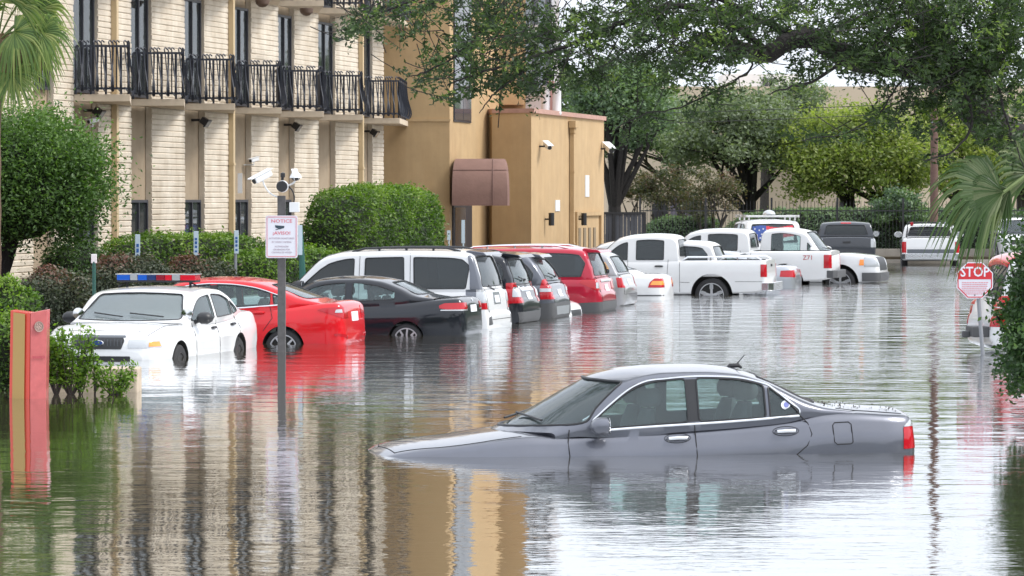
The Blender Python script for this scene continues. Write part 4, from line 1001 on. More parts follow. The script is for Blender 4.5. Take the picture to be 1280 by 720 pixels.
S = pickup(5.6, 2.02, 1.93, P_white, rail=1.22, hood=1.22, xcr=2.3, xrf=3.5, xc=4.15, wheels=(4.55, 1.2, .41), rim='five', glass=[G_clear], wsglass=G_clear,
    patches=[('headlight', [M_clear, M_amber], [('W', [(5.2, .86), (5.8, .86), (5.8, 1.10), (5.2, 1.12)], .62), ('W', [(5.07, .90), (5.2, .90), (5.2, 1.06), (5.09, 1.06)], .7, 1, .010)], True), ('grille', [M_trim], [('F', [(-.6, .76), (.6, .76), (.6, 1.12), (-.6, 1.12)])], False),
             ('front_bumper', [M_bump], [('W', [(5.15, .46), (5.9, .46), (5.9, .70), (5.15, .70)], -1.4, 0, .04)], False)])
L = S['L']; ang = R(-14); nose = Vector(((1090-640)*109.2/F, 109.2))
c = nose-Vector((cos(ang), sin(ang)))*L/2+Vector((-sin(ang), cos(ang)))*S['W']/2*.8
r, bv = car('white_pickup', 'white pickup parked nose out with black grille and amber corner lamp', 'pickup truck', S, (c.x+.2, c.y, -.42), ang, R(0))

# far side of the lot
S = pickup(5.6, 2.03, 1.84, P_dark, rail=1.3, glass=[G_tint], blglass=G_tint, patches=[('tail_light', [M_clear], [('W', [(-.2, .95), (.2, .95), (.2, 1.24), (-.2, 1.24)], .82)], True), ('brake_light', [M_tail], [('B', [(-.18, 1.745), (.18, 1.745), (.18, 1.785), (-.18, 1.785)])], False)], bl=(1.36, 1.69, .76, .66))
r, bv = car('grey_pickup', 'dark grey pickup seen from behind at the far fence', 'pickup truck', S, ((1057-640)*139.6/F+.0, 139.6, -.32), R(86), 0)
rearbumper(r, 5.6, 2.03, M_trim); t = MB(); t.box((-2.8-.004, 0, 1.12), (.02, .26, .07)); t.build('tailgate_handle', M_trim, r, world=False, bevel=.005)

S = pickup(5.5, 2.0, 1.74, P_white, rail=1.25, glass=[G_tint], blglass=G_tint, patches=[('tail_light', [M_tail], [('W', [(-.2, .74), (.14, .74), (.14, 1.12), (-.2, 1.12)], .83)], True), ('tailgate_band', [M_slate], [('B', [(-.8, .72), (.8, .72), (.8, .86), (-.8, .86)], 0, .01)], False)], bl=(1.3, 1.60, .76, .66))
r, bv = car('white_pickup', 'white pickup seen from behind under the palm frond, red lamp on its cab', 'pickup truck', S, ((1169-640)*138.6/F-.1, 139.6, -.30), R(85), 0)
rearbumper(r, 5.5, 2.0, M_chrome)
t = MB(); cx = 2.75; t.tube([Vector((2.0-cx, -.8, 1.25)), Vector((2.0-cx, -.75, 1.76)), Vector((2.0-cx, .75, 1.76)), Vector((2.0-cx, .8, 1.25))], .03, 8)
for k in range(5): t.tube([Vector((2.0-cx, -.7, 1.35+k*.1)), Vector((2.0-cx, .7, 1.35+k*.1))], .012, 6)
t.build('headache_rack', M_trim, r, True, world=False)
for yy in (.62, -.35, -.55):
    t = MB(); t.lathe([(.001, -.04), (.06, -.04), (.07, .03), (.001, .04)], (1.98-cx, yy, 1.72), 'X', 14); t.build('work_light', M_tail if yy > 0 else M_clear, r, True, world=False)

S = suv(5.0, 1.95, 1.9, P_white, belt=1.15, rimstyle='steel')
r, bv = car('white_van', 'white van with flag decal rear window and roof rack behind the trucks', 'van', S, ((955-640)*121/F+.1, 123, -.22), R(94), 0)
M_w = plain('decal white', (.75, .75, .76), .5); M_r = plain('decal red', (.55, .03, .05), .5); M_b = plain('decal blue', (.03, .07, .28), .5)
t = MB(); ny = 12
t_fl = []
for i in range(ny):
    y0, y1 = .62-1.24*i/ny, .62-1.24*(i+1)/ny
    for j in range(4):
        z0 = 1.24+j*.11+.03*sin(i*.7); z1 = z0+.11
        mi = 2 if i < 4 else (1 if (j % 2 == 1) else 0)
        patch(bv, [(y0, z0), (y1, z0), (y1, z1), (y0, z1)], 'B', .004, .004, .2, t, mi)
fl = t.build('flag_decal', [M_w, M_r, M_b], r, world=False)
t = MB()
for yy, zz in ((.55, 1.6), (.42, 1.56), (.3, 1.6), (.5, 1.42), (.35, 1.44), (.55, 1.3), (.4, 1.33)):
    p, n = cast(bv, 'B', yy, zz); t.prism([(.035*(1 if k % 2 == 0 else .45)*cos(2*pi*k/10), .035*(1 if k % 2 == 0 else .45)*sin(2*pi*k/10)) for k in range(10)], p+n*.008, (0, 1, 0), (0, 0, 1), n*.002)
t.build('flag_stars', M_w, fl, world=False)
rk = MB(); cx = 2.5
for xx in (.5, 1.6, 2.7): rk.box((xx-cx, 0, 1.98), (.1, 1.66, .05))
for sy in (.78, -.78): rk.box((1.6-cx, sy, 1.99), (2.6, .06, .07))
for xx in (.5, 1.6, 2.7):
    for sy in (.7, -.7): rk.box((xx-cx, sy, 1.92), (.05, .05, .12))
rk.build('roof_rack', P_white, r, world=False, bevel=.008)
t = MB(); t.lathe([(.001, 0), (.2, 0), (.2, .06), (.15, .13), (.06, .17), (.001, .175)], (1.0-cx, .02, 2.0), 'Z', 20); t.build('roof_dome', M_clear, r, True, world=False)

S = suv(4.9, 1.95, 1.75, P_white, belt=1.1)
o, y = place(S, 812, 91.5, 12, .40)
o = (-0.9+1.6, 94.5, -.25)
car('white_suv', 'white SUV with only its roof and side glass showing left of the nearest white pickup', 'car', S, (.72+2.2, 98.0, -.45), R(168), 0)

S = suv(4.7, 1.9, 1.72, P_white, belt=1.05, glass=[G_clear], patches=[('headlight', [M_clear], [('F', [(.5, .8), (.85, .82), (.82, .98), (.5, .95)])], True), ('grille', [M_trim], [('F', [(-.45, .75), (.45, .75), (.48, .92), (-.48, .92)])], False)])
car('white_suv', 'white SUV facing the camera at the right edge of the far fence', 'car', S, ((1278-640)*139/F+.7, 145.5, -.1), R(268), 0)

S = suv(4.6, 1.9, 1.80, P_white, belt=1.1, glass=[G_tint], blglass=G_tint, side=[(.30, 1.3, -.1, 0), (1.45, 2.2), (2.3, 3.4)], patches=[
    ('tail_light', [M_tail, M_clear], [('W', [(-.2, .70), (.22, .70), (.32, .98), (-.2, .98)], .7)], True),
    ('roof_spoiler', [P_red], [('T', [(.3, -.6), (.62, -.6), (.62, .6), (.3, .6)], 0, .03)], False),
    ('side_stripe', [P_red], [('W', [(-.2, 1.0), (1.1, 1.0), (1.1, 1.16), (-.2, 1.16)], .6, 0, .004)], True)])
c = Vector(((1207-640)*59.6/F+.42, 59.6)); ang = R(7); hd = Vector((cos(ang), sin(ang))); lf = Vector((-sin(ang), cos(ang)))
cc = c+hd*2.3+lf*.95
r, bv = car('white_suv', 'white and red SUV half hidden behind the stop sign and the dark green bush', 'car', S, (cc.x, cc.y, -.30), ang, 0)
t = MB()
p, n = cast(bv, 'R', .75-2.3, 1.36); t.box(p+Vector((0, -.006, 0)), (.42, .006, .30)); t.build('window_notice', M_w, r, world=False)
t = MB(); t.box((-2.3-.12, -.45, .62), (.26, .5, .16)); t.box((-2.3-.3, -.45, .58), (.12, .1, .1)); t.build('tow_step', M_bump, r, world=False, bevel=.02)
# ------------------------------------------------------------ hotel building
M_brick = plain('cream split face block', (.66, .60, .51), .9, var=.16, vs=1.7, bump=.5, bs=45, streak=.10, var2=(.64, .56, .45))
M_stuc = plain('tan stucco', (.36, .285, .20), .9, streak=.08, var=.12, vs=2.5, bump=.25, bs=120)
M_gold = plain('golden stucco', (.46, .32, .17), .9, streak=.07, var=.10, vs=1.6, bump=.3, bs=90)
M_gold2 = plain('light golden stucco', (.47, .33, .18), .9, streak=.06, var=.09, vs=1.8, bump=.3, bs=90)
M_slab = plain('painted balcony slab', (.55, .46, .35), .85, var=.12, vs=5)
M_pipe = plain('painted downspout', (.52, .40, .24), .6)
M_iron = plain('dark wrought iron', (.018, .022, .035), .5)
M_alu = plain('dark window frame', (.03, .03, .038), .4)
M_curt = plain('curtain', (.30, .27, .22), .9, var=.3, vs=8)
M_room = plain('dim room', (.03, .03, .033), .9)
M_cop = plain('terracotta coping', (.42, .25, .20), .8, var=.15, vs=4)
M_white = plain('white painted metal', (.72, .73, .74), .4)
M_blk = plain('black painted metal', (.02, .02, .022), .4)
M_wht2 = plain('white render', (.66, .65, .66), .8, var=.06, vs=1)
M_pink = plain('pink wall panel', (.45, .27, .25), .8)
G_win = glass('hotel window glass', (.35, .40, .42), .55)
U = Vector((.199, .980, 0)).normalized(); Nn = Vector((U.y, -U.x, 0)); X0, Y0 = -9.15, 83.3
def tpx(px):
    k = (px-640)/F; return (k*Y0-X0)/(U.x-U.y*k)
def fp(t, z, d=0): return Vector((X0, Y0, z))+U*t+Nn*d
hotel = thing('hotel_building', 'cream block and tan hotel with black iron balconies at the left', 'building', (X0, Y0, 0))
BASE, TOPZ = -.3, 13.6
rec = [(40, 66), (91, 121.5), (163, 188.5), (230, 254.5), (291, 313), (347, 367), (397, 418), (451, 464.5)]
end = tpx(478.5); recT = [(tpx(a), tpx(b)) for a, b in rec]; DR = .11
t = MB(); t0 = tpx(-60)
# back wall (recess plane), a body 0.3 thick
t.prism([(t0, BASE), (end, BASE), (end, TOPZ), (t0, TOPZ)], fp(0, 0, -DR-.01)-Vector((0, 0, 0)), U, (0, 0, 1), -Nn*6)
t.build('wall', M_stuc, hotel)
# block piers made of courses
rsd = random.Random(3); piers = [(t0, recT[0][0])]+[(recT[i][1], recT[i+1][0]) for i in range(len(recT)-1)]+[(recT[-1][1], end)]
for a, b in piers:
    t = MB(); z = BASE; hh = .125
    while z < TOPZ:
        # a course: rough face, three columns of bulge
        nseg = max(2, int((b-a)/.4)); pr = [rsd.uniform(.0, .028) for _ in range(nseg+1)]
        top_ = []; 
        for i in range(nseg+1):
            tt = a+(b-a)*i/nseg; q = pr[i]
            e0 = .006*(1 if i == nseg else 0)
            q *= .6; top_.append([fp(tt, z, .008), fp(tt, z+.022, .02+q), fp(tt, z+hh-.018, .022+q), fp(tt, z+hh-.001, .008)])
        vs = [p for c in top_ for p in c]; fs = [(i*4+j, (i+1)*4+j, (i+1)*4+j+1, i*4+j+1) for i in range(nseg) for j in range(3)]
        k = len(vs); vs += [fp(a, z, -DR), fp(a, z+hh, -DR), fp(b, z, -DR), fp(b, z+hh, -DR)]
        fs += [(0, 1, 2, 3, k+1, k), (nseg*4, nseg*4+1, nseg*4+2, nseg*4+3, k+3, k+2)]
        t.add(vs, fs); z += hh
    t.build('block_pier', M_brick, hotel)
t = MB(); t.prism([(t0, TOPZ), (end, TOPZ), (end, TOPZ+.5), (t0, TOPZ+.5)], fp(0, 0, .1), U, (0, 0, 1), -Nn*6.3); t.build('parapet', M_slab, hotel)
def downspout(parent, p, z0, z1, m=M_pipe, w=.13):
    t = MB(); t.prism([(-w/2, -.002), (w/2, -.002), (w/2, w*.8), (-w/2, w*.8)], (p.x, p.y, z0), U, Nn, (0, 0, z1-z0))
    for z in [z0+.9+i*2.2 for i in range(int((z1-z0)/2.2))]: t.prism([(-w/2-.02, .0), (w/2+.02, .0), (w/2+.02, w*.8+.015), (-w/2-.02, w*.8+.015)], (p.x, p.y, z), U, Nn, (0, 0, .05))
    t.build('downspout', m, parent)
for a, b in ((136, 142), (282, 288.5), (445, 450)):
    downspout(hotel, fp((tpx(a)+tpx(b))/2, 0, .035), 0, TOPZ, w=.15)
FL = [4.48, 7.24, 10.0, 12.76]
def window(t1, t2, z0, z1, parent, mull=2, cur=True, seed=0):
    fr = MB(); d = -DR+.01; w = .06
    def bar(a, b, c, e): fr.prism([(a, c), (b, c), (b, e), (a, e)], fp(0, 0, d), U, (0, 0, 1), Nn*.08)
    bar(t1, t1+w, z0, z1); bar(t2-w, t2, z0, z1); bar(t1+w, t2-w, z0, z0+w); bar(t1+w, t2-w, z1-w, z1)
    for i in range(1, mull): c = t1+(t2-t1)*i/mull; bar(c-w/2, c+w/2, z0+w, z1-w)
    f = fr.build('window', M_alu, parent)
    g = MB(); g.prism([(t1+w, z0+w), (t2-w, z0+w), (t2-w, z1-w), (t1+w, z1-w)], fp(0, 0, -DR+.04), U, (0, 0, 1), Nn*.006); g.build('pane', G_win, f)
    rs_ = random.Random(seed); g = MB(); g.prism([(t1+.02, z0+.02), (t2-.02, z0+.02), (t2-.02, z1-.02), (t1+.02, z1-.02)], fp(0, 0, -DR-.004), U, (0, 0, 1), Nn*.01); g.build('window_backing', M_room, f)
    if cur:
        g = MB(); a = t1+(t2-t1)*rs_.choice((.1, .5)); b = a+(t2-t1)*rs_.uniform(.18, .34); n = 8
        top_ = [fp(a+(b-a)*i/n, z0+w, -DR+.012+.012*(i % 2)) for i in range(n+1)]
        g.add(top_+[p+Vector((0, 0, z1-z0-2*w)) for p in top_], [(i, i+1, n+2+i, n+1+i) for i in range(n)]); g.build('curtain', M_curt, f)
sc_i = 0
for i, (a, b) in enumerate(recT):
    sc_i += 1
    if i > 0: window(a+.05, b-.12, .45, 2.28, hotel, 2, True, i)
    for k, z in enumerate(FL): window(a+.05, b-.08, z+.05, z+2.42, hotel, 2, (i*3+k) % 3 != 0, i*7+k)
# sawtooth balconies
def balcony(i, z, full=True):
    a = recT[i][0]; pa = fp(a, 0, 0.03)
    pxr = [None, 163, 231, 294, 352, 405, 454, 500][i]; Yb = pa.y; B = Vector(((pxr-640)/F*Yb, Yb, 0))
    an = recT[i+1][0] if i+1 < len(recT) else None
    C = fp(an, 0, .03) if an else Vector((B.x+.12, 113.2, 0))
    back = [fp(a+.05, 0, -.05), C+Vector((-.12, 0, 0)) if an is None else C]
    t = MB(); poly = [(pa.x, pa.y), (B.x, B.y), (C.x, C.y-.02)]
    if an is None: poly += [(fp(end, 0, 0).x, fp(end, 0, 0).y)]
    t.prism(poly, (0, 0, z-.15), (1, 0, 0), (0, 1, 0), (0, 0, .15)); s = t.build('balcony', M_slab, hotel, bevel=.01)
    r = MB(); z0, z1 = z+.10, z+.98
    A2 = Vector((pa.x+.04, pa.y-.0, 0)); B2 = B+Vector((-.03, .03, 0)); C2 = C+Vector((-.05, -.05, 0))
    up = Vector((0, 0, 1))
    for P0, P1, od, nb in ((A2, B2, Vector((0, -1, 0)), 14), (B2, C2, Vector((1, 0, 0)), 16)):
        for zz in (z0, z1): 
            dd = (P1-P0).normalized(); sd = Vector((-dd.y, dd.x, 0)); L_ = (P1-P0).length
            r.prism([(0, -.02), (L_, -.02), (L_, .025), (0, .025)], P0+up*zz, dd, sd, up*.045)
        for k in range(nb+1):
            q = P0.lerp(P1, k/nb)
            if k in (0, nb) or k % 4 == 0: r.tube([q+up*z, q+up*(z1+.02)], .026, 5); continue
            dd = (P1-P0).normalized()
            od = od.normalized()*(.62 if od.x > .5 else 1); h = z1-z0; sway = dd*(.09 if k % 2 else -.02)
            pts = [q+up*(z1+.10)-od*.05+dd*.04, q+up*(z1+.14)-od*.02, q+up*(z1+.10)+od*.03-dd*.02, q+up*(z1+.0)+od*.02, q+up*(z0+h*.6)+od*.07+sway*.4, q+up*(z0+h*.28)+od*.20+sway, q+up*(z0+h*.10)+od*.24+sway*1.1, q+up*(z0-.02)+od*.16+sway, q+up*(z0-.03)+od*.06+sway*.6, q+up*(z0+.05)+od*.04]
            r.tube(catmull(pts, 2), .016, 4, cap=False)
            if True: r.tube([q+dd*.06+up*z0, q+dd*.06+up*z1], .014, 4)
    r.build('railing', M_iron, s)
    return s
for i in range(1, 8):
    balcony(i, FL[0])
for i in range(1, 8):
    balcony(i, FL[1]); balcony(i, FL[2])
# lights and cameras fixed on the hotel wall
def flood(px, py, t_off=0, up=.0, m=M_blk, label=None):
    Yp = None; t = tpx(px); p0 = fp(t, 0, 0.02); z = P(px, py, p0.y).z; p = Vector((p0.x, p0.y, z)); th_ = thing('floodlight', label, 'light', p, group='floodlights on the hotel wall')
    b = MB(); b.tube([p-Nn*.2, p+Nn*.06], .03, 8); b.build('bracket', m, th_)
    b = MB(); c = p+Nn*.17+Vector((0, 0, -.03)); M = Matrix.Rotation(math.atan2(Nn.y, Nn.x), 3, 'Z') @ Matrix.Rotation(R(35), 3, 'Y'); b.box(c, (.15, .25, .15), rot=M)
    b.box(c+M @ Vector((.09, 0, 0)), (.04, .30, .20), rot=M); b.build('housing', m, th_, bevel=.01)
    b = MB(); b.box(c+M @ Vector((.113, 0, 0)), (.006, .25, .15), rot=M); b.build('lens', M_clear, th_)
flood(112, 138, label='dark floodlight under the leftmost balcony'); flood(246, 150, label='grey floodlight hanging open under the third balcony', m=M_alu)
flood(361, 156, label='small dark floodlight between the notice pole cameras and the hedge'); flood(459, 164, label='dark floodlight under the rightmost balcony')
def bullet(p, d, parent, m=M_white, s=1.0, hood=True):
    "security camera: body tube along d"
    d = Vector(d).normalized(); p = Vector(p)
    side = d.cross(Vector((0, 0, 1))).normalized(); up = side.cross(d)
    b = MB(); Mx = Matrix((d, side*-1, up)).transposed()
    b.box(p, (.30*s, .10*s, .09*s), rot=Mx)
    body = b.build('camera_body', m, parent, bevel=.02*s)
    if hood: b = MB(); b.box(p+up*.055*s+d*.02*s, (.38*s, .125*s, .014*s), rot=Mx); b.build('sunshield', m, parent, bevel=.004)
    b = MB(); b.lathe([(.001, 0), (.04*s, 0), (.04*s, .012*s), (.001, .012*s)], p+d*.15*s, 'Z', 16, M=Matrix((side, up, d)).transposed()); b.build('lens', M_blk, parent)
for px, py, lb in ((109, 158, 'small silver security camera on the tan wall under the leftmost balcony'), (311, 206, 'white bullet security camera on the hotel wall above the narrow sign')):
    pf = fp(tpx(px), 0, .02); z = P(px, py, pf.y).z; p = Vector((pf.x, pf.y, z)); th_ = thing('security_camera', lb, 'camera', p, group='security cameras on the walls')
    b = MB(); b.tube([p-Nn*.2, p+Nn*.11, p+Nn*.11+Vector((0, 0, .1))], .02, 6); b.build('bracket', M_white, th_); bullet(p+Nn*.12+Vector((0, 0, .12)), (-.6, -.8, -.2), th_, s=.95)
pf = fp(tpx(300), 0, -DR+.02); t = MB(); c = P(300, 229, pf.y); t.box((c.x, pf.y, c.z), (.11, .02, .48)); o = t.build('wall_sign', M_white); o.location = (0, 0, 0); setp(o, 'tall narrow white sign on the tan wall between two block piers', 'sign')
for px, py, lb in ((328, 3, 'brown dome lamp under the upper balcony, left of the pair'), (383, 14, 'brown dome lamp under the upper balcony, right of the pair')):
    c = P(px, py, 92.6 if px < 350 else 97.5); t = MB(); t.lathe([(.001, -.12), (.08, -.1), (.15, -.04), (.17, .04), (.17, .07), (.001, .07)], c, 'Z', 18); t.box(c+Vector((0, .3, .05)), (.06, .9, .05)); o = t.build('dome_lamp', plain('bronze', (.10, .06, .04), .5), None, True); setp(o, lb, 'light', 'dome lamps under the upper balconies')

# golden stucco wing
wing = thing('stucco_wing', 'golden stucco wing with tall narrow window and brown awning beside the balconies', 'building', (-2, 113, 0))
WY = 112.6; cA = Vector(((562-640)/F*WY, WY, 0)); wl = fp(end, 0, -.3)
TW = 14.2; tB = 6.85
t = MB(); t.prism([(wl.x-2.2, WY+.001), (cA.x, WY), (cA.x+U.x*tB, WY+U.y*tB), (cA.x+U.x*tB-6, WY+U.y*tB+1)], (0, 0, BASE), (1, 0, 0), (0, 1, 0), (0, 0, TW-BASE)); t.build('wall', M_gold, wing)
t = MB(); t.prism([(wl.x+.4, WY-.03), (cA.x+.02, WY-.03), (cA.x+.02, WY+.02), (wl.x+.4, WY+.02)], (0, 0, P(520, 150, WY).z-.04), (1, 0, 0), (0, 1, 0), (0, 0, .07)); t.build('ledge', M_gold2, wing)
# strip window in wall B, px 566..588
def wB(px):
    k = (px-640)/F; s = (k*cA.y-cA.x)/(U.x-U.y*k); return s
def bp(s, z, d=0): return Vector((cA.x, cA.y, z))+U*s+Nn*d
s0, s1 = wB(566.5), wB(588); zb, zt = P(577, 152, 113).z, 13.2
t = MB(); t.prism([(s0, zb), (s1, zb), (s1, zt), (s0, zt)], bp(0, 0, .0), U, (0, 0, 1), Nn*.03); f = t.build('tall_window', M_alu, wing)
zc = [zb+.06+i*(zt-zb)/9 for i in range(10)]
for i in range(9):
    for j in range(2):
        a = s0+.05+(s1-s0-.05)*j/2; b = a+(s1-s0)/2-.08
        t = MB(); t.prism([(a, zc[i]), (b, zc[i]), (b, zc[i+1]-.08), (a, zc[i+1]-.08)], bp(0, 0, .033), U, (0, 0, 1), Nn*.01); t.build('pane', plain('window pane', (.05, .06, .075), .05, 0, .8) if 'window pane' not in MATS else MATS['window pane'], f)
# door below the awning
s0, s1 = wB(565), wB(588); t = MB(); t.prism([(s0, 0), (s1, 0), (s1, 2.2), (s0, 2.2)], bp(0, 0, 0), U, (0, 0, 1), Nn*.05); d = t.build('door', M_alu, wing)
t = MB(); t.prism([(s0+.15, .2), (s1-.9, .2), (s1-.9, 2.05), (s0+.15, 2.05)], bp(0, 0, .052), U, (0, 0, 1), Nn*.012); t.build('door_pane', MATS['window pane'], d)
# awning
M_awn = plain('brown awning canvas', (.19, .108, .086), .85, var=.12, vs=3, bump=.3, bs=12)
aw = MB(); Ya = 112.0; z0 = P(600, 257, Ya).z; z1 = P(600, 198, Ya).z; xL, xM, xR = [(p-640)/F*Ya for p in (565, 616, 637)]
rg = []; NQ = 12
for k in range(NQ+1):
    ph = pi/2*k/NQ; zz = z0+(z1-z0)*sin(ph)**.8; yy = Ya+1.0*(1-cos(ph)); ins = .20*(1-cos(ph))**1.2
    rg.append([Vector((xL+ins*.5, yy, zz)), Vector((xL+ins+.12, yy+.0, zz)), Vector((xM, yy, zz)), Vector((xR-ins-.06, yy+.06, zz)), Vector((xR-ins*.8, yy+.22, zz))])
vs = [p for r_ in rg for p in r_]; fs = [(k*5+i, k*5+i+1, k*5+i+6, k*5+i+5) for k in range(NQ) for i in range(4)]
b0 = len(vs); vs += [Vector((xL, Ya+1.6, z0)), Vector((xL+.1, Ya+1.6, z1)), Vector((xR, Ya+1.6, z0)), Vector((xR-.16, Ya+1.6, z1))]
fs += [tuple([k*5 for k in range(NQ+1)]+[b0+1, b0]), tuple([k*5+4 for k in range(NQ+1)]+[b0+3, b0+2]), tuple([NQ*5+i for i in range(5)]+[b0+3, b0+1])]
aw.add(vs, fs); awo = aw.build('awning', M_awn, wing, True, ang=50)
t = MB(); t.tube([r_[2]-Vector((0, .012, 0)) for r_ in rg], .014, 5); t.tube([p-Vector((0, .012, 0)) for p in rg[6]], .010, 5); t.build('awning_seam', plain('awning seam', (.16, .09, .075), .8), awo)
# low block
ann = thing('low_annex', 'low golden stucco block with terracotta coping and downpipe', 'building', (.6, 117, 0))
cC = Vector(((664-640)/F*116.6, 116.6, 0)); far = cC+U*12.0; zt = P(664, 141, 116.6).z
lf_ = Vector(((615-640)/F*117.2, 117.2, 0))
t = MB(); t.prism([(lf_.x, lf_.y), (cC.x, cC.y), (far.x, far.y), (far.x-6, far.y+1)], (0, 0, BASE), (1, 0, 0), (0, 1, 0), (0, 0, zt-BASE)); t.build('wall', M_gold2, ann)
t = MB(); t.prism([(lf_.x, lf_.y-.06), (cC.x+.08, cC.y-.06), (far.x+.08, far.y+.05), (far.x-6, far.y+1)], (0, 0, zt), (1, 0, 0), (0, 1, 0), (0, 0, .13)); t.build('coping', M_cop, ann)
def cpx(px): k = (px-640)/F; return (k*cC.y-cC.x)/(U.x-U.y*k)
def cpt(s, z, d=0): return Vector((cC.x, cC.y, z))+U*s+Nn*d
s = cpx(712); q = cpt(s, 0, .02); downspout(ann, q, 0, P(712, 160, q.y).z, M_gold2, .16)
t = MB(); zz = P(712, 160, q.y).z; t.prism([(-.28, 0), (.28, 0), (.28, .22), (-.28, .22)], (q.x, q.y, zz), U, Nn, (0, 0, .22)); t.prism([(-.16, 0), (.16, 0), (.16, .16), (-.16, .16)], (q.x, q.y, zz-.16), U, Nn, (0, 0, .16)); t.build('rainwater_head', M_gold, ann, bevel=.01)
# gate/louvre door on annex px 718..750, y 265..300
s0, s1 = cpx(718.5), cpx(750.5); zg = P(735, 265, cpt(s0, 0).y).z
t = MB()
for a, b, c, d_ in ((s0, s1, zg-.12, zg), (s0, s0+.18, 0, zg-.12), (s1-.25, s1, 0, zg-.12)): t.prism([(a, c), (b, c), (b, d_), (a, d_)], cpt(0, 0, 0), U, (0, 0, 1), Nn*.08)
gd = t.build('service_door_frame', M_gold, ann)
for k in range(4):
    a = s0+.55+k*(s1-s0-1.0)/4; t = MB(); t.prism([(a, .2), (a+.35, .2), (a+.35, zg-.5), (a, zg-.5)], cpt(0, 0, .0), U, (0, 0, 1), Nn*.03); t.build('slot', plain('slot shade', (.22, .17, .11), .9) if 'slot shade' not in MATS else MATS['slot shade'], gd)
for px, py, lb in ((681, 274, 'black cylinder wall lamp, the left of two on the annex'), (722, 274, 'black cylinder wall lamp beside the annex downpipe')):
    s = cpx(px); q = cpt(s, 0, 0); z = P(px, py, q.y).z; p = Vector((q.x, q.y, z)); th_ = thing('wall_lamp', lb, 'light', p, group='cylinder lamps on the annex')
    b = MB(); b.tube([p-Nn*.02, p+Nn*.16], .025, 8); b.build('bracket', M_blk, th_); b = MB(); b.lathe([(.001, -.19), (.085, -.19), (.085, .19), (.001, .19)], p+Nn*.2, 'Z', 18); b.build('housing', M_blk, th_, True)
for px, py, lb, m_ in ((674, 183, 'silver security camera high on the annex corner', M_white), (751, 186, 'white floodlight high on the far end of the annex', M_white)):
    s = cpx(px); q = cpt(min(s, 11.8), 0, 0); z = P(px, py, q.y).z; p = Vector((q.x, q.y, z)); th_ = thing('security_camera' if px < 700 else 'floodlight', lb, 'camera' if px < 700 else 'light', p)
    b = MB(); b.tube([p-Nn*.02, p+Nn*.2], .03, 6); b.build('bracket', M_blk, th_); bullet(p+Nn*.25+Vector((0, 0, .02)), (.3, -1, -.3), th_, s=1.5 if px < 700 else 2.0)
for px, y0, y1, ww in ((733.5, 219, 246, .15), (696.5, 250, 264, .16)):
    s = cpx(px); q = cpt(s, 0, .0); za, zb_ = P(px, y1, q.y).z, P(px, y0, q.y).z; t = MB(); t.prism([(-ww*2.2, za), (ww*2.2, za), (ww*2.2, zb_), (-ww*2.2, zb_)], (q.x, q.y, 0), U, (0, 0, 1), Nn*.02)
    o = t.build('wall_sign', M_white); setp(o, 'tall narrow white sign on the annex wall' if px > 700 else 'small white notice on the annex wall left of the downpipe', 'sign')
# upper rear wing behind the annex
up_ = thing('rear_wing', 'white and tan upper wing with bay window behind the annex', 'building', (1, 121, 0))
t = MB(); 
def prx(a, b, y, z0, z1, d): return [((a-640)/F*y, z0), ((b-640)/F*y, z0), ((b-640)/F*y, z1), ((a-640)/F*y, z1)]
t.prism(prx(620, 657, 120, 2.5, 14, 1), (0, 120, 0), (1, 0, 0), (0, 0, 1), (0, 8, 0)); t.build('wall', M_gold, up_)
t = MB(); t.prism(prx(626, 655, 119.4, P(640, 131, 119.4).z, P(640, 115, 119.4).z, 1), (0, 119.4, 0), (1, 0, 0), (0, 0, 1), (0, .6, 0)); t.build('balcony', M_gold2, up_, bevel=.01)
t = MB(); t.prism(prx(657, 699, 122, 2.5, P(670, -10, 122).z, 1), (0, 122, 0), (1, 0, 0), (0, 0, 1), (0, 8, 0)); t.build('white_wall', M_wht2, up_)
for za, zb_ in ((34, -30), (120, 38), ):
    t = MB(); t.prism(prx(655, 690, 121.9, P(670, za, 121.9).z, P(670, max(zb_, -30), 121.9).z, 1), (0, 121.9, 0), (1, 0, 0), (0, 0, 1), (0, .09, 0)); f = t.build('bay_window', plain('white bay frame', (.6, .6, .62), .6) if 'white bay frame' not in MATS else MATS['white bay frame'], up_)
    for k in range(4):
        a = 656.5+k*8.4; t = MB(); t.prism(prx(a, a+7.4, 121.88, P(670, za-3, 121.88).z, P(670, max(zb_, -30)+3, 121.88).z, 1), (0, 121.88, 0), (1, 0, 0), (0, 0, 1), (0, .015, 0)); t.build('pane', MATS['window pane'] if k % 2 else plain('pale pane', (.25, .30, .36), .1) if 'pale pane' not in MATS else MATS['pale pane'], f)
for px in (682, 696):
    c = P(px, 125, 120.6); t = MB(); t.lathe([(.13, c.z-.45-.0), (.15, c.z-.40), (.13, c.z-.36), (.13, c.z+.33), (.16, c.z+.38), (.16, c.z+.44)], (c.x, c.y, 0), 'Z', 16); t.build('column', M_wht2, up_, True)
c = P(689, 122, 121.2); t = MB(); t.box((c.x, c.y, c.z), (.2, .1, 1.0)); t.build('panel', M_pink, up_)
c0 = P(675, 141, 120.5); t = MB(); t.box((c0.x, 121.4, c0.z-.1), (1.6, 1.9, .3)); pass
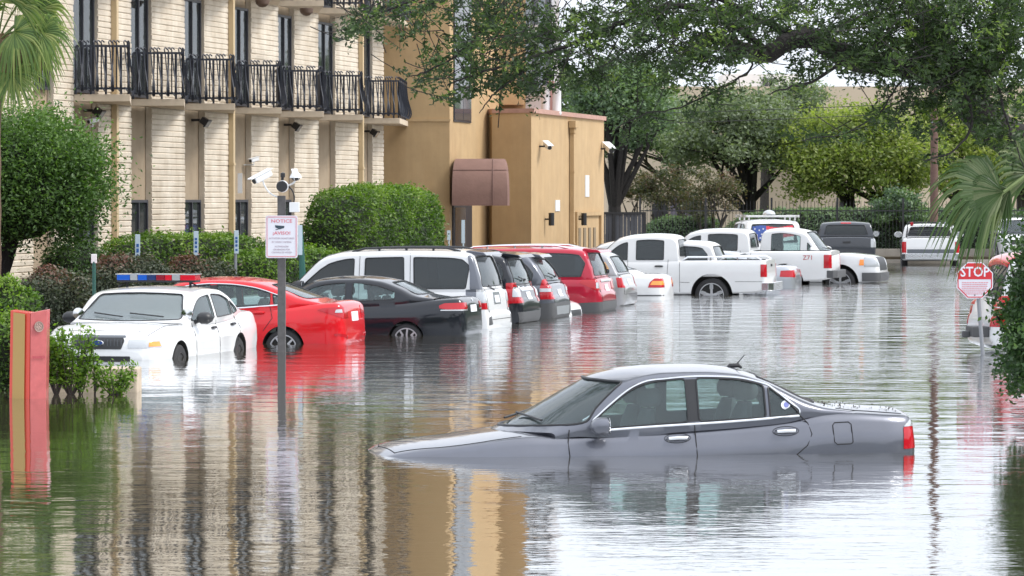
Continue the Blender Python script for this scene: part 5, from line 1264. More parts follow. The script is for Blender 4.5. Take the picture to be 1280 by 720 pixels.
# ------------------------------------------------------------ plants, signs, background
L_oak = leafmat('live oak leaves', [(.014, .026, .011), (.030, .055, .020), (.060, .10, .030), (.16, .22, .05)], .35, .45)
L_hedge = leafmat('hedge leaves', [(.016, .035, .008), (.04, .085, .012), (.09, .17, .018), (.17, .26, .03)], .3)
L_dark = leafmat('shrub leaves', [(.018, .042, .016), (.04, .085, .03), (.075, .14, .045), (.13, .21, .06)], .25, .4)
L_mix = leafmat('reddish shrub leaves', [(.02, .032, .018), (.04, .055, .03), (.075, .085, .05), (.14, .06, .045)], .2)
L_far = leafmat('hazed grey green foliage', [(.09, .12, .08), (.14, .175, .11), (.19, .23, .145), (.25, .30, .19)], .3)  # leaf tones paled, distance haze put into the colour
L_far2 = leafmat('hazed deep green foliage', [(.06, .095, .065), (.10, .155, .095), (.15, .22, .125), (.20, .28, .15)], .3)  # greens lightened to stand in for haze over the far trees
L_yel = leafmat('yellow green foliage', [(.10, .135, .045), (.16, .205, .06), (.25, .29, .085), (.36, .385, .13)], .4)  # saturation lowered to suggest haze in the leaf colour
L_red = leafmat('crape myrtle foliage', [(.05, .065, .035), (.09, .10, .055), (.13, .11, .07), (.17, .10, .08)], .3)
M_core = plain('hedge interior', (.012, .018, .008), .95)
M_bark = plain('grey bark', (.06, .052, .045), .95, var=.4, vs=14, bump=.8, bs=40)
M_bark2 = plain('dark oak bark', (.022, .019, .018), .95, var=.4, vs=14, bump=.8, bs=40)
M_sgrey = plain('galvanised post', (.25, .26, .28), .5, .4)
M_pole = plain('weathered steel post', (.11, .105, .105), .7, .2, var=.25, vs=12)
M_green = plain('green painted post', (.02, .10, .08), .5)
M_sign = plain('white sign face', (.68, .68, .74), .4)
M_sred = plain('sign red', (.55, .02, .03), .45)
M_spink = plain('faded red print', (.62, .16, .20), .5)
M_sgreyp = plain('faded grey print', (.42, .32, .38), .6)
M_sblue = plain('sign blue', (.02, .10, .32), .5)
M_sdark = plain('sign black', (.03, .05, .07), .5)

# hedges by the hotel
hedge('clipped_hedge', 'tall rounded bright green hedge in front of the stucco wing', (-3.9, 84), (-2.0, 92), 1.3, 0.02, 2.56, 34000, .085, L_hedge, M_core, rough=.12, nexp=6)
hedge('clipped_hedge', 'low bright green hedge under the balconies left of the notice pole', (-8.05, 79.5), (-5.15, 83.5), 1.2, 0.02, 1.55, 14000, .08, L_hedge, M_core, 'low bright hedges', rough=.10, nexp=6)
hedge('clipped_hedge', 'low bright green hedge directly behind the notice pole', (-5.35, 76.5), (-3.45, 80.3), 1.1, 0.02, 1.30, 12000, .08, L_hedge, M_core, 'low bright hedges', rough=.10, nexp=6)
for i, (x0, x1, yy, zt_, n_, mt, lb) in enumerate([
    (96, 205, 72, 1.25, 9000, L_mix, 'loose brownish green shrub behind the police car lightbar'), (185, 290, 73.5, 1.15, 9000, L_mix, 'loose brownish green shrub behind the red sedan roof'),
    (18, 110, 68, 1.05, 9000, L_mix, 'tangled brown and green shrub left of the police car'), (40, 135, 76, 1.45, 6000, L_dark, 'dark green shrub under the tree behind the green post')]):
    xa, xb_ = (x0-640)/F*yy, (x1-640)/F*yy
    hedge('shrub', lb, (xa, yy), (xb_, yy+1.0), 1.3, 0, zt_, n_, .075, mt, M_core, 'shrubs along the parking edge', rough=.3, nexp=2.6, cat='shrub')
hedge('shrub', 'bright green shrub at the left edge behind the red and gold pillar', P(-30, 400, 56), P(30, 400, 57), 1.2, 0, P(10, 352, 56).z, 7000, .07, L_hedge, M_core, rough=.3, nexp=2.4, cat='shrub')
hedge('shrub', 'light green shrub right behind the red and gold pillar', P(-40, 400, 48.6), P(78, 400, 48.6), 1.0, -.1, P(60, 399, 48.6).z, 9000, .06, L_hedge, M_core, rough=.3, nexp=2.6, cat='shrub')
def sprig(name, label, base, h, n, mat, seed, spread=.25, ls=.07, group=None, nleaf=40):
    rd = random.Random(seed); t = thing(name, label, 'plant', base, group=group); m = MB(); pts = []
    for k in range(n):
        a = rd.uniform(0, 2*pi); s = rd.uniform(.3, 1)*spread; e = Vector(base)+Vector((cos(a)*s, sin(a)*s*.6, h*rd.uniform(.6, 1)))
        pth = bez(base, Vector(base).lerp(e, .5)+Vector((cos(a)*s*.3, 0, 0)), e, 8); m.tube(pth, [.008*(1.2-i/9) for i in range(9)], 5)
        for q in range(nleaf):
            u_ = rd.uniform(.25, 1); i = int(u_*7.99); p = pth[i].lerp(pth[i+1], u_*8-i); pts.append(p+Vector([rd.gauss(0, .028) for _ in range(3)]))
    m.build('stems', M_bark, t); pts = np.array([tuple(p) for p in pts]); leaf_obj('leaves', pts, ls, np.clip(.55+rng.normal(size=len(pts))*.2, 0, 1), mat, t)
for i, (px, yb, yt, n, sp, lb) in enumerate([(88, 492, 402, 20, .34, 'leafy yellow green plant between the pillar and the concrete block'), (118, 490, 432, 3, .07, 'thin upright sprig in front of the concrete block'), (143, 492, 448, 10, .30, 'spreading bright green sprig in front of the concrete block end'), (70, 492, 410, 16, .24, 'bushy green plant touching the right side of the pillar'), (100, 492, 440, 5, .12, 'short leafy stem left of the thin sprig')]):
    b = G(px, yb+3); b.y = 47.3; b.x = (px-640)/F*47.3; b.z = -.05
    sprig('young_plant', lb, b, P(px, yt, 47.3).z+.05, n, leafmat('fresh leaves', [(.05, .10, .012), (.10, .19, .02), (.18, .30, .03)], .35) if 'fresh leaves' not in MATS else MATS['fresh leaves'], 20+i, sp, .062, 'young plants at the water edge', 60)
# left evergreen tree and palm
def mound(name, label, c, r, n, ls, mat, seed, trunk=None):
    "dense evergreen crown of clumps"
    t = thing(name, label, 'tree', trunk or (c[0], c[1], 0)); rs = np.random.default_rng(seed)
    from mathutils import noise
    pts = []; vals = []; k = 0
    while k < 190:
        d = rs.normal(size=3); d /= np.linalg.norm(d)
        if d[1] > .55 or d[2] < -.8: continue
        rr = 1+.30*noise.noise(Vector(d)*2.4+Vector((seed, 0, 0)))
        cc = np.array(c)+d*np.array(r)*rr*rs.uniform(.8, 1.0); m_ = int(n/190*rs.uniform(.6, 1.4)); sz = .26*rs.uniform(.6, 1.6)
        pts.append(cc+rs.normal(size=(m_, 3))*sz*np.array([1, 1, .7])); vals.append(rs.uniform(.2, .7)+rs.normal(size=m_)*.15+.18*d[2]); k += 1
    core = MB(); vs = []; NT, NP = 28, 14
    for j in range(NP+1):
        for i in range(NT):
            th, ph = 2*pi*i/NT, pi*j/NP-pi/2; d = Vector((cos(ph)*cos(th), cos(ph)*sin(th), sin(ph))); q = .80+.12*noise.noise(d*2.5); vs.append((c[0]+d.x*r[0]*q, c[1]+d.y*r[1]*q, c[2]+d.z*r[2]*q))
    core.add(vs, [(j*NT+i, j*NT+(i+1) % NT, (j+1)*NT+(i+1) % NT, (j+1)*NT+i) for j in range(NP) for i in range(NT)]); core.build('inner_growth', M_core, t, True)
    m = MB(); tb = Vector(trunk or (c[0], c[1], 0)); m.tube(bez(tb, tb.lerp(Vector(c), .5)+Vector((.1, 0, 0)), c, 6), [.16-.015*i for i in range(7)], 10)
    for k in range(5): m.tube(bez(tb+Vector((0, 0, .3)), tb+Vector((rs.uniform(-.5, .5), 0, .8)), (c[0]+rs.uniform(-1, 1)*r[0]*.6, c[1], c[2]), 6), [.07-.008*i for i in range(7)], 6)
    m.build('trunk', M_bark2, t, True)
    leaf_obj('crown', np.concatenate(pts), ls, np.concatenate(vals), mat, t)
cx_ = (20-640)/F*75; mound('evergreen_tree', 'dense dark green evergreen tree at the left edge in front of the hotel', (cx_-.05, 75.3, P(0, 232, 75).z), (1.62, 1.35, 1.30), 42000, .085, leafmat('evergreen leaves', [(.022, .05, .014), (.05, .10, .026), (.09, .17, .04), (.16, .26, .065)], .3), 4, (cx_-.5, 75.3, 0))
M_frond = leafmat('palm blade', [(.018, .038, .012), (.035, .075, .018), (.06, .11, .03), (.17, .20, .10)], .3)
M_dry = leafmat('dry palm blade', [(.12, .08, .05), (.2, .14, .08), (.28, .2, .12)], .2, .8)
M_frond2 = leafmat('fresh palm blade', [(.035, .075, .018), (.07, .13, .03), (.13, .20, .045), (.26, .30, .09)], .3)
M_husk = plain('palm fibre trunk', (.14, .09, .06), .95, var=.5, vs=12, bump=.9, bs=30)
def fan_leaf(parent, hub, ax, nrm, Lr, nseg=44, spread=250, droop=.5, mat=None, stem_from=None, seed=0, wd=.036, name='frond'):
    "palmate leaf: blades radiate from hub in the plane with normal nrm, ax = mid direction; tips droop"
    rd = random.Random(seed); ax = Vector(ax).normalized(); nrm = Vector(nrm).normalized(); sd = nrm.cross(ax).normalized(); nrm = ax.cross(sd); hub = Vector(hub)
    vs = []; fs = []; val = []
    for k in range(nseg):
        a = R(-spread/2+spread*k/(nseg-1)+rd.uniform(-1.5, 1.5)); d = (ax*cos(a)+sd*sin(a)); w_ = nrm.cross(d).normalized(); Lk = Lr*rd.uniform(.85, 1.06)*(1-.18*abs(a)/R(spread/2))
        n = 8; b0 = len(vs); v_ = rd.uniform(.25, .9); fold = .012*(1 if k % 2 else -1)
        for i in range(n+1):
            u_ = i/n; wdt = wd*(min(1, u_*3+.12))*(1-u_**3.5*.92)*(1.3 if u_ < .5 else 1.1)
            dr = droop*Lr*(max(0, u_-.42)/.58)**1.8*rd.uniform(.95, 1.05)
            p = hub+d*Lk*u_*(1-.28*droop*max(0, u_-.5))+Vector((0, 0, -1))*dr+nrm*(.10*Lr*u_*(1-u_))
            tw = w_*wdt/2
            vs += [p-tw, p+nrm*fold*(1-u_), p+tw]
        for i in range(n):
            q = b0+i*3; fs += [(q, q+1, q+4, q+3), (q+1, q+2, q+5, q+4)]; val += [v_, min(1, v_+.12)]
    me = bpy.data.meshes.new(name); off = chain_loc(parent); me.from_pydata([tuple(v-off) for v in vs], [], fs); at = me.attributes.new('v', 'FLOAT', 'FACE'); at.data.foreach_set('value', val); me.materials.append(mat or M_frond); me.update()
    o = link(name, me, parent)
    if stem_from is not None:
        m = MB(); s = Vector(stem_from); m.tube(bez(s, s.lerp(hub, .5)+Vector((0, 0, .12)), hub, 6), [.018]*6+[.012], 6); m.build('leaf_stalk', plain('palm stalk', (.12, .17, .05), .6) if 'palm stalk' not in MATS else MATS['palm stalk'], o)
    return o
Yp = 72.0; pb = P(-13, 300, Yp); palm = thing('palm_tree', 'fan palm with shaggy brown trunk at the top left corner', 'palm tree', (pb.x, Yp, 0))
t = MB(); zc = P(0, 62, Yp).z; path = [Vector((pb.x+.0*i, Yp, i*zc/12)) for i in range(13)]; t.tube(path, [.20+.015*(i % 2)+(.04 if i > 9 else 0) for i in range(13)], 14); t.build('trunk', M_husk, palm, True)
hubc = Vector((pb.x+.15, Yp, zc+.1)); k = 0
for (px, py, tx, ty, dr, Lr) in [(45, 22, 1, .35, .55, .62), (62, 40, 1, .0, .5, .55), (35, 5, .5, 1, .3, .6), (60, 12, 1, .6, .6, .6), (20, -5, .2, 1, .3, .62), (48, 58, .9, -.5, .5, .55), (26, 92, .55, -1, .25, .48), (-5, 20, -.6, .6, .5, .6), (-12, 70, -.8, -.5, .5, .6), (30, 40, .6, -.2, .6, .6)]:
    yy = Yp-.5+rng.uniform(-.3, .5); h_ = P(px-12, py, yy); fan_leaf(palm, h_, (tx, -.25, ty), (-ty*.3, -1, .35), Lr*1.42, 46, 220, dr, mat=M_frond2, seed=k, stem_from=hubc, wd=.042); k += 1
for (px, py, tx, ty) in [(18, 55, .4, -.8), (5, 50, -.2, -1), (36, 60, .8, -.6), (25, 72, .5, -.9), (12, 75, .1, -1), (42, 50, .9, -.3), (28, 45, .6, -.5)]:
    h_ = P(px, py-8, Yp-.15); fan_leaf(palm, h_, (tx, -.1, ty), (0, -1, .2), .50, 34, 150, .5, mat=M_dry, seed=50+k, wd=.03, stem_from=hubc, name='dead_frond'); k += 1
# right palm frond
Yq = 39.0; rp_ = thing('palm_tree', 'palm at the right edge with one large drooping fan frond over the lot', 'palm tree', (6.1, Yq+.6, 0))
t = MB(); t.tube([Vector((6.1, Yq+.6, i*.32-.3)) for i in range(12)], [.16+.012*(i % 2) for i in range(12)], 12); t.build('trunk', M_husk, rp_, True)
top_ = Vector((6.1, Yq+.6, 3.1))
hubq = P(1252, 243, Yq); fan_leaf(rp_, hubq, (-1, -.2, .42), (.25, -.8, .45), 1.0, 54, 112, .55, seed=91, stem_from=top_, wd=.038)
fan_leaf(rp_, P(1254, 240, Yq-.12), (-.9, -.1, -.15), (.2, -.8, .4), .66, 40, 110, .55, seed=92, stem_from=top_, wd=.034)
fan_leaf(rp_, P(1290, 215, Yq+.3), (-.3, -.2, .9), (.3, -.8, .3), .8, 44, 230, .6, seed=93, stem_from=top_, wd=.034)
fan_leaf(rp_, P(1262, 236, Yq+.1), (-.8, .1, -.6), (.3, -.9, .2), .38, 34, 110, .3, seed=94, stem_from=top_, wd=.03)

# overhanging live oak
Yo = 40.0
oak = thing('live_oak', 'live oak with black limbs hanging its leafy branches across the top of the view', 'tree', (8.6, 41.5, 0))
t = MB()
def limb(px_pts, r0, r1, y0=Yo, y1=Yo, n=6):
    k = len(px_pts); pts = [P(a, b, y0+(y1-y0)*i/(k-1)) for i, (a, b) in enumerate(px_pts)]; c = catmull(pts, n); m = len(c); s = 8/1000
    t.tube([p+Vector((rng.normal()*.006, 0, rng.normal()*.006)) for p in c], [(r0+(r1-r0)*(i/(m-1)))*(1+.08*sin(i*1.7)) for i in range(m)], 10); return c
tp_ = P(1500, 300, 41.3)
t.tube([Vector((8.6, 41.5, -.6)), Vector((8.55, 41.5, .8)), Vector((8.3, 41.4, 1.8)), P(1560, 260, 41.2)], [.55, .46, .40, .34], 14)
paths = []
paths.append(limb([(1590, 300), (1480, 270), (1380, 232), (1290, 190), (1232, 152), (1205, 110), (1190, 85), (1150, 72)], .26, .13, 41.2, 40))
paths.append(limb([(1195, 100), (1150, 85), (1110, 80), (1060, 72), (1020, 48), (985, 52), (955, 70), (930, 62), (900, 48), (870, 50)], .15, .05, 40, 39.5))
paths.append(limb([(1195, 100), (1180, 60), (1150, 10), (1100, -60)], .14, .1, 40, 41)); paths.append(limb([(1215, 120), (1240, 60), (1260, -20)], .14, .1, 40, 40.5))
paths.append(limb([(960, 66), (900, 20), (840, 8), (780, 28), (735, 46), (690, 64), (640, 78), (600, 92), (560, 105)], .04, .008, 39.8, 39.2))
paths.append(limb([(1020, 50), (960, 30), (880, -10), (800, -30), (700, -20), (600, -20), (520, 0), (470, 18), (440, 26)], .04, .006, 39.9, 39.4))
paths.append(limb([(900, 20), (940, 80), (900, 110), (860, 130), (800, 145), (765, 165)], .014, .004, 39.8, 39)); paths.append(limb([(700, 62), (640, 100), (616, 120), (600, 140)], .016, .004, 39.5, 39.3))
paths.append(limb([(640, -10), (600, 40), (570, 70), (530, 90), (510, 95)], .02, .004, 39.6, 39.2)); paths.append(limb([(1060, 72), (1020, 100), (985, 110), (960, 118)], .02, .005, 39.5, 39))
paths.append(limb([(1150, 72), (1120, 110), (1100, 140), (1060, 165), (1000, 175)], .012, .004, 39.6, 38.8)); paths.append(limb([(1200, 90), (1215, 150), (1190, 190), (1150, 200)], .02, .004, 39.4, 38.8))
paths.append(limb([(1260, 40), (1250, 110), (1262, 160), (1280, 210)], .02, .005, 39.5, 38.8))
# leaf regions: (px, py, rx, ry, count, value bias)
blobs = [(475, 28, 55, 22, 900), (440, 40, 25, 15, 260), (530, 10, 55, 22, 900), (618, 8, 30, 22, 700), (650, 20, 45, 32, 1300), (600, 48, 40, 22, 900), (562, 72, 38, 22, 800), (535, 98, 28, 14, 360), (575, 110, 34, 16, 420), (625, 92, 40, 20, 650), (640, 110, 26, 14, 380), (670, 70, 45, 25, 1100), (660, 118, 22, 12, 200), (700, 95, 40, 16, 520),
         (720, 40, 42, 30, 1300), (770, 20, 50, 28, 1300), (775, 60, 45, 22, 900), (760, 92, 45, 15, 520), (830, 15, 55, 25, 1500), (830, 55, 45, 28, 1300), (840, 95, 35, 18, 500), (790, 168, 30, 10, 180), (810, 150, 34, 9, 200), (875, 85, 32, 22, 600), (870, 135, 28, 10, 200),
         (890, 30, 50, 30, 1500), (945, 15, 50, 26, 1400), (950, 62, 40, 14, 600), (905, 112, 28, 10, 240), (895, 60, 35, 18, 700), (1000, 40, 45, 24, 900), (1000, 5, 50, 14, 700), (1060, 50, 45, 24, 1200), (1010, 85, 34, 12, 360), (995, 108, 26, 8, 160), (1070, 15, 40, 22, 900), (1040, 170, 38, 8, 200), (1090, 80, 50, 22, 1100),
         (1110, 40, 45, 40, 1900), (1150, 20, 55, 40, 2600), (1160, 70, 50, 30, 1900), (1135, 118, 38, 22, 800), (1110, 145, 30, 18, 420), (1165, 150, 34, 26, 650), (1215, 30, 65, 50, 4600), (1220, 85, 45, 30, 1300), (1265, 40, 45, 60, 4200), (1262, 110, 34, 36, 1500), (1250, 170, 28, 18, 300), (1275, 205, 25, 22, 420), (1180, 195, 26, 8, 100), (1000, 170, 22, 6, 90), (1215, 130, 26, 26, 700), (1250, 165, 30, 22, 500), (1190, 105, 30, 20, 700), (1130, 70, 40, 20, 600), (1050, 70, 40, 14, 400), (1165, 60, 20, 60, 700)]
pts = []; vals = []; tw = 0
for (bx, by, rx, ry, n) in blobs:
    n = int(n*(1.0 if 560 < bx < 1000 else .9)); nc = max(4, n//26)
    for k in range(nc):
        a = rng.uniform(0, 2*pi); r_ = sqrt(rng.uniform(0, 1)); cx0, cy0 = bx+cos(a)*rx*r_, by+sin(a)*ry*r_; yy = Yo-.4+rng.normal()*.55
        c = P(cx0, cy0, yy); dirx = Vector((rng.normal()*.9-.2, rng.normal()*.5, rng.normal()*.4-.35)).normalized(); Lt = rng.uniform(.12, .34)
        p0 = c-dirx*Lt*.5; p1 = c+dirx*Lt*.5
        if k % 2 == 0 and tw < 700: t.tube(bez(p0-dirx*.25+Vector((0, 0, .08)), p0, p1, 4), [.005, .0045, .004, .003, .002], 4, cap=False); tw += 1
        m_ = int(26*rng.uniform(.5, 1.5)); u_ = rng.random(m_)[:, None]; q = np.array(p0)*(1-u_)+np.array(p1)*u_+rng.normal(size=(m_, 3))*.032
        pts.append(q); vals.append(np.clip((rng.uniform(.1, .62) if rng.random() < .93 else .9)+rng.normal(size=m_)*.12, 0, 1))
t.build('trunk', M_bark2, oak, True)
leaf_obj('crown', np.concatenate(pts), .062, np.concatenate(vals), L_oak, oak, aspect=2.7, droop=.25)
# upper crown out of frame keeps its shade and reflection
pts = []; 
for k in range(200):
    c = P(rng.uniform(760, 1400), rng.uniform(-210, -10), 41+rng.normal()*1.2); pts.append(np.array(c)+rng.normal(size=(45, 3))*.16)
leaf_obj('upper_crown', np.concatenate(pts), .075, rng.uniform(.1, .6, 200*45), L_oak, oak, aspect=2.4)

# dark glossy shrub at the right edge
t_ = thing('shrub', 'dark glossy shrub hanging over the water at the right edge', 'shrub', (5.55, 42, 0)); pts = []; vals = []
for (px, py, rx, ry, n) in [(1300, 300, 30, 40, 1900), (1298, 350, 32, 30, 2300), (1300, 400, 48, 40, 3800), (1282, 390, 22, 18, 800), (1298, 445, 44, 32, 2600), (1275, 440, 24, 18, 600), (1260, 462, 14, 8, 160), (1285, 478, 28, 18, 700), (1250, 392, 18, 5, 130), (1246, 376, 7, 3, 30), (1268, 352, 16, 6, 150), (1272, 325, 14, 10, 200), (1262, 300, 14, 4, 60), (1275, 480, 14, 14, 180), (1330, 380, 50, 90, 4000)]:
    for k in range(max(3, n//22)):
        a = rng.uniform(0, 2*pi); r_ = sqrt(rng.uniform(0, 1)); c = P(px+cos(a)*rx*r_, py+sin(a)*ry*r_, 41+rng.normal()*.35); m_ = int(22*rng.uniform(.5, 1.5)); pts.append(np.array(c)+rng.normal(size=(m_, 3))*.05); vals.append(rng.uniform(.1, .7)+rng.normal(size=m_)*.12)
leaf_obj('leaves', np.concatenate(pts), .062, np.concatenate(vals), L_dark, t_, aspect=1.9)
m = MB(); b0 = Vector((5.75, 41.6, -.6))
for (px, py) in [(1290, 300), (1262, 325), (1243, 392), (1250, 462), (1268, 385), (1285, 478), (1330, 300), (1300, 400)]:
    e = P(px, py, 41); m.tube(bez(b0, Vector((e.x+.1, 41.3, e.z*.5+.6)), e, 8), [.035-.0035*i for i in range(9)], 6)
m.build('stems', M_bark2, t_, True)

# ---------------- background
bgb = thing('far_building', 'long beige building with flat roof beyond the trees', 'building', (20, 230, 0))
M_bei = plain('beige render', (.60, .50, .37), .9, var=.06, vs=.4); M_bei2 = plain('beige shade wall', (.50, .40, .27), .9, var=.08, vs=.4)
zt = P(1000, 108, 230).z; xa, xb_ = (735-640)/F*230, (1350-640)/F*230
t = MB(); t.box(((xa+xb_)/2, 240, zt/2), (xb_-xa, 20, zt)); t.build('wall', M_bei, bgb)
t = MB(); t.box(((867-640)/F*229.6, 229.9, P(850, 139, 230).z), (3.6, .3, .3)); t.build('window_band', M_alu, bgb)
for a, b, c, d_ in ((905, 1000, 92, 108),):
    t = MB(); t.box((((a+b)/2-640)/F*236, 240, (P(900, c, 236).z+zt)/2), ((b-a)/F*236, 6, P(900, c, 236).z-zt+.02)); t.build('rooftop_room', M_wht2, bgb)
for a in (957, 965): 
    t = MB(); c = P(a, 103, 236.6); t.box((c.x, 236.9, c.z), (.33, .06, .5)); t.build('rooftop_window', M_alu, bgb)
near_b = thing('beige_house', 'beige low building with dark doorway behind the crape myrtles', 'building', (12, 178, 0))
xa, xb_ = (765-640)/F*178, (1060-640)/F*178; zt = P(800, 150, 178).z
t = MB(); t.box(((xa+xb_)/2, 183, zt/2), (xb_-xa, 10, zt)); t.build('wall', M_bei, near_b)
t = MB(); t.box(((xa+xb_)/2, 182.9, zt+.12), (xb_-xa+.6, 10.6, .24)); t.build('roof', M_wht2, near_b)
for a, b, c, d_, m_ in ((815, 835, 245, 300, M_room), (838, 872, 245, 300, plain('purple grey door', (.16, .14, .18), .7)), (1050, 1058, 240, 300, M_room), (745, 765, 230, 290, M_room)):
    p0 = P(a, d_, 177.9); p1 = P(b, c, 177.9)
    if a > 770: t = MB(); t.box(((p0.x+p1.x)/2, 177.96, p1.z/2), (p1.x-p0.x, .08, p1.z)); t.build('doorway', m_, near_b)
# grey board gate and iron fence
gt = thing('board_gate', 'dark grey slatted gate beside the annex', 'gate', (4.8, 130, 0)); ya = 131.5; xa, xb_ = (752-640)/F*ya, (806-640)/F*ya; z1 = P(780, 265, ya).z
t = MB(); n = 12
for i in range(n): t.box((xa+(xb_-xa)*(i+.5)/n, ya, z1/2), ((xb_-xa)/n-.015, .03, z1-.05))
t.build('boards', plain('slate board', (.075, .08, .095), .6, var=.15, vs=3), gt)
t = MB(); 
for x in (xa, (xa+xb_)/2-.3, xb_): t.box((x, ya-.04, z1/2), (.08, .06, z1))
t.box(((xa+xb_)/2, ya-.04, z1-.04), (xb_-xa, .05, .08)); t.build('frame', M_blk, gt)
fn = thing('iron_fence', 'black iron picket fence along the far side of the lot', 'fence', (20, 146, 0)); yf = 146.0; xa, xb_ = (800-640)/F*yf, (1330-640)/F*yf; z1 = 2.15
t = MB(); x = xa
while x < xb_: t.box((x, yf, z1/2+.1), (.016, .016, z1-.1)); x += .13
t.build('pickets', M_blk, fn)
t = MB()
for z in (.35, 1.85): t.box(((xa+xb_)/2, yf, z), (xb_-xa, .035, .04))
t.build('rails', M_blk, fn)
x = xa
while x < xb_:
    t = MB(); t.box((x, yf, z1/2+.15), (.07, .07, z1+.05)); t.build('post', M_blk, fn); x += 2.4
t = MB(); t.box((20, 145.4, .22), (60, .3, .5)); o = t.build('low_wall', M_conc); setp(o, 'low brown kerb wall at the foot of the iron fence', 'wall')
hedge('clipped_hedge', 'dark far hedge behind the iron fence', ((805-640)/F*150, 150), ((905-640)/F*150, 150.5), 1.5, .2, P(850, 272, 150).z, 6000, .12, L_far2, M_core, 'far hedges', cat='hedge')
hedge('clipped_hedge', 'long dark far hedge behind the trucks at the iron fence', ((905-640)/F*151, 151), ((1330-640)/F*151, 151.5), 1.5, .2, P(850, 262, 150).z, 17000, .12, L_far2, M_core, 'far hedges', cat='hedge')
def T(px, Y): return ((px-640)/F*Y, Y, .1)
def CC(px, py, Y): return tuple(P(px, py, Y))
G_ = 'trees beyond the far fence'
tree('tree', 'tall upright tree with dark forked trunk right behind the annex', T(768, 150), 2.4, CC(775, 130, 150), (1.9, 1.6, 1.75), 80, 150, .17, L_far2, M_bark2, .27, G_, 11, 12, .2)
tree('tree', 'green tree spreading left of the crape myrtles', T(850, 160), 3.4, CC(800, 165, 158), (2.3, 1.6, 1.7), 85, 150, .17, L_far2, M_bark, .16, G_, 12, 10, .2)
tree('tree', 'wide grey green tree with leaning dark trunk over the white van', T(943, 156), 2.0, CC(915, 175, 155), (2.7, 2.0, 2.0), 110, 170, .17, L_far, M_bark2, .28, G_, 13, 16, .2, lean=(-.2, 0))
tree('tree', 'pale grey green tree in front of the far beige wall', T(955, 175), 4.2, CC(985, 165, 175), (1.9, 1.8, 2.6), 85, 130, .19, L_far, M_bark, .2, G_, 14, 10, .2)
tree('tree', 'broad yellow green tree behind the grey pickup', T(1085, 156), 2.2, CC(1072, 205, 154), (3.0, 2.0, 2.25), 150, 190, .17, L_yel, M_bark2, .25, G_, 15, 14, .19, multi=2)
tree('tree', 'yellow green tree right of the utility pole', T(1195, 160), 2.4, CC(1190, 200, 158), (2.2, 2.0, 2.3), 95, 180, .18, L_yel, M_bark, .2, G_, 16, 10, .2)
tree('tree', 'small dark green tree under the yellow one by the fence', T(1130, 150), 1.2, CC(1122, 262, 150), (.95, .8, 1.0), 34, 150, .15, L_far2, M_bark2, .12, G_, 17, 6, .22)
tree('tree', 'tall yellow green tree at the right edge behind the palm frond', T(1275, 165), 2.4, CC(1275, 200, 165), (2.2, 2.0, 2.6), 85, 150, .19, L_far, M_bark, .2, G_, 18, 8, .2)
tree('tree', 'pale tree filling the gap behind the wide grey green tree', T(880, 186), 3.6, CC(872, 190, 185), (2.6, 2, 2.6), 90, 140, .2, L_far, M_bark, .16, G_, 31, 8, .2)
tree('tree', 'pale tree between the grey green tree and the yellow green one', T(1015, 188), 3.0, CC(1010, 215, 187), (2.4, 2, 2.4), 80, 140, .2, L_far2, M_bark, .16, G_, 32, 8, .2)
tree('crape_myrtle', 'reddish multi stemmed crape myrtle by the dark doorway', T(835, 150.8), 1.6, CC(835, 240, 151), (1.2, .8, 1.1), 40, 120, .12, L_red, M_bark, .07, 'crape myrtles', 21, 6, .22, multi=3)
tree('crape_myrtle', 'reddish crape myrtle between the hedge and the van', T(890, 149), 1.6, CC(890, 250, 149), (1.1, .8, 1.2), 40, 120, .12, L_red, M_bark, .07, 'crape myrtles', 22, 6, .22, multi=3)
tree('crape_myrtle', 'small brownish crape myrtle behind the grey gate', T(790, 152), 1.6, CC(790, 235, 152), (.75, .7, .9), 24, 110, .12, L_red, M_bark, .06, 'crape myrtles', 23, 5, .22, multi=2)
# distant woods closing the horizon, and the planting behind the camera that the cars mirror
def wood(name, x0, x1, y0, y1, h, n, ls, mat, seed):
    rs = np.random.default_rng(seed); pts = []; vals = []
    for k in range(n):
        u_ = rs.random(); x = x0+(x1-x0)*u_; y = y0+(y1-y0)*u_+rs.normal()*2; hh = h*(.75+.25*sin(u_*23+seed)+.12*sin(u_*71)); z = rs.uniform(.0, 1)**.7*hh; pts.append(np.array([x, y, z])+rs.normal(size=(30, 3))*h*.09); vals.append(rs.uniform(.1, .6)+rs.normal(size=30)*.1)
    o = leaf_obj(name, np.concatenate(pts), ls, np.concatenate(vals), mat); setp(o, kind='stuff'); o['label'] = 'distant belt of trees'; o['category'] = 'woods'; return o
wood('distant_woods', -60, 140, 330, 330, 13, 1500, 1.4, L_far, 1)
wood('woods_across_the_lot', -70, 70, -45, -45, 9, 1800, .9, L_far2, 2)
wood('woods_beside_the_lot', 48, 45, -40, 170, 9, 1500, 1.0, L_far2, 3)
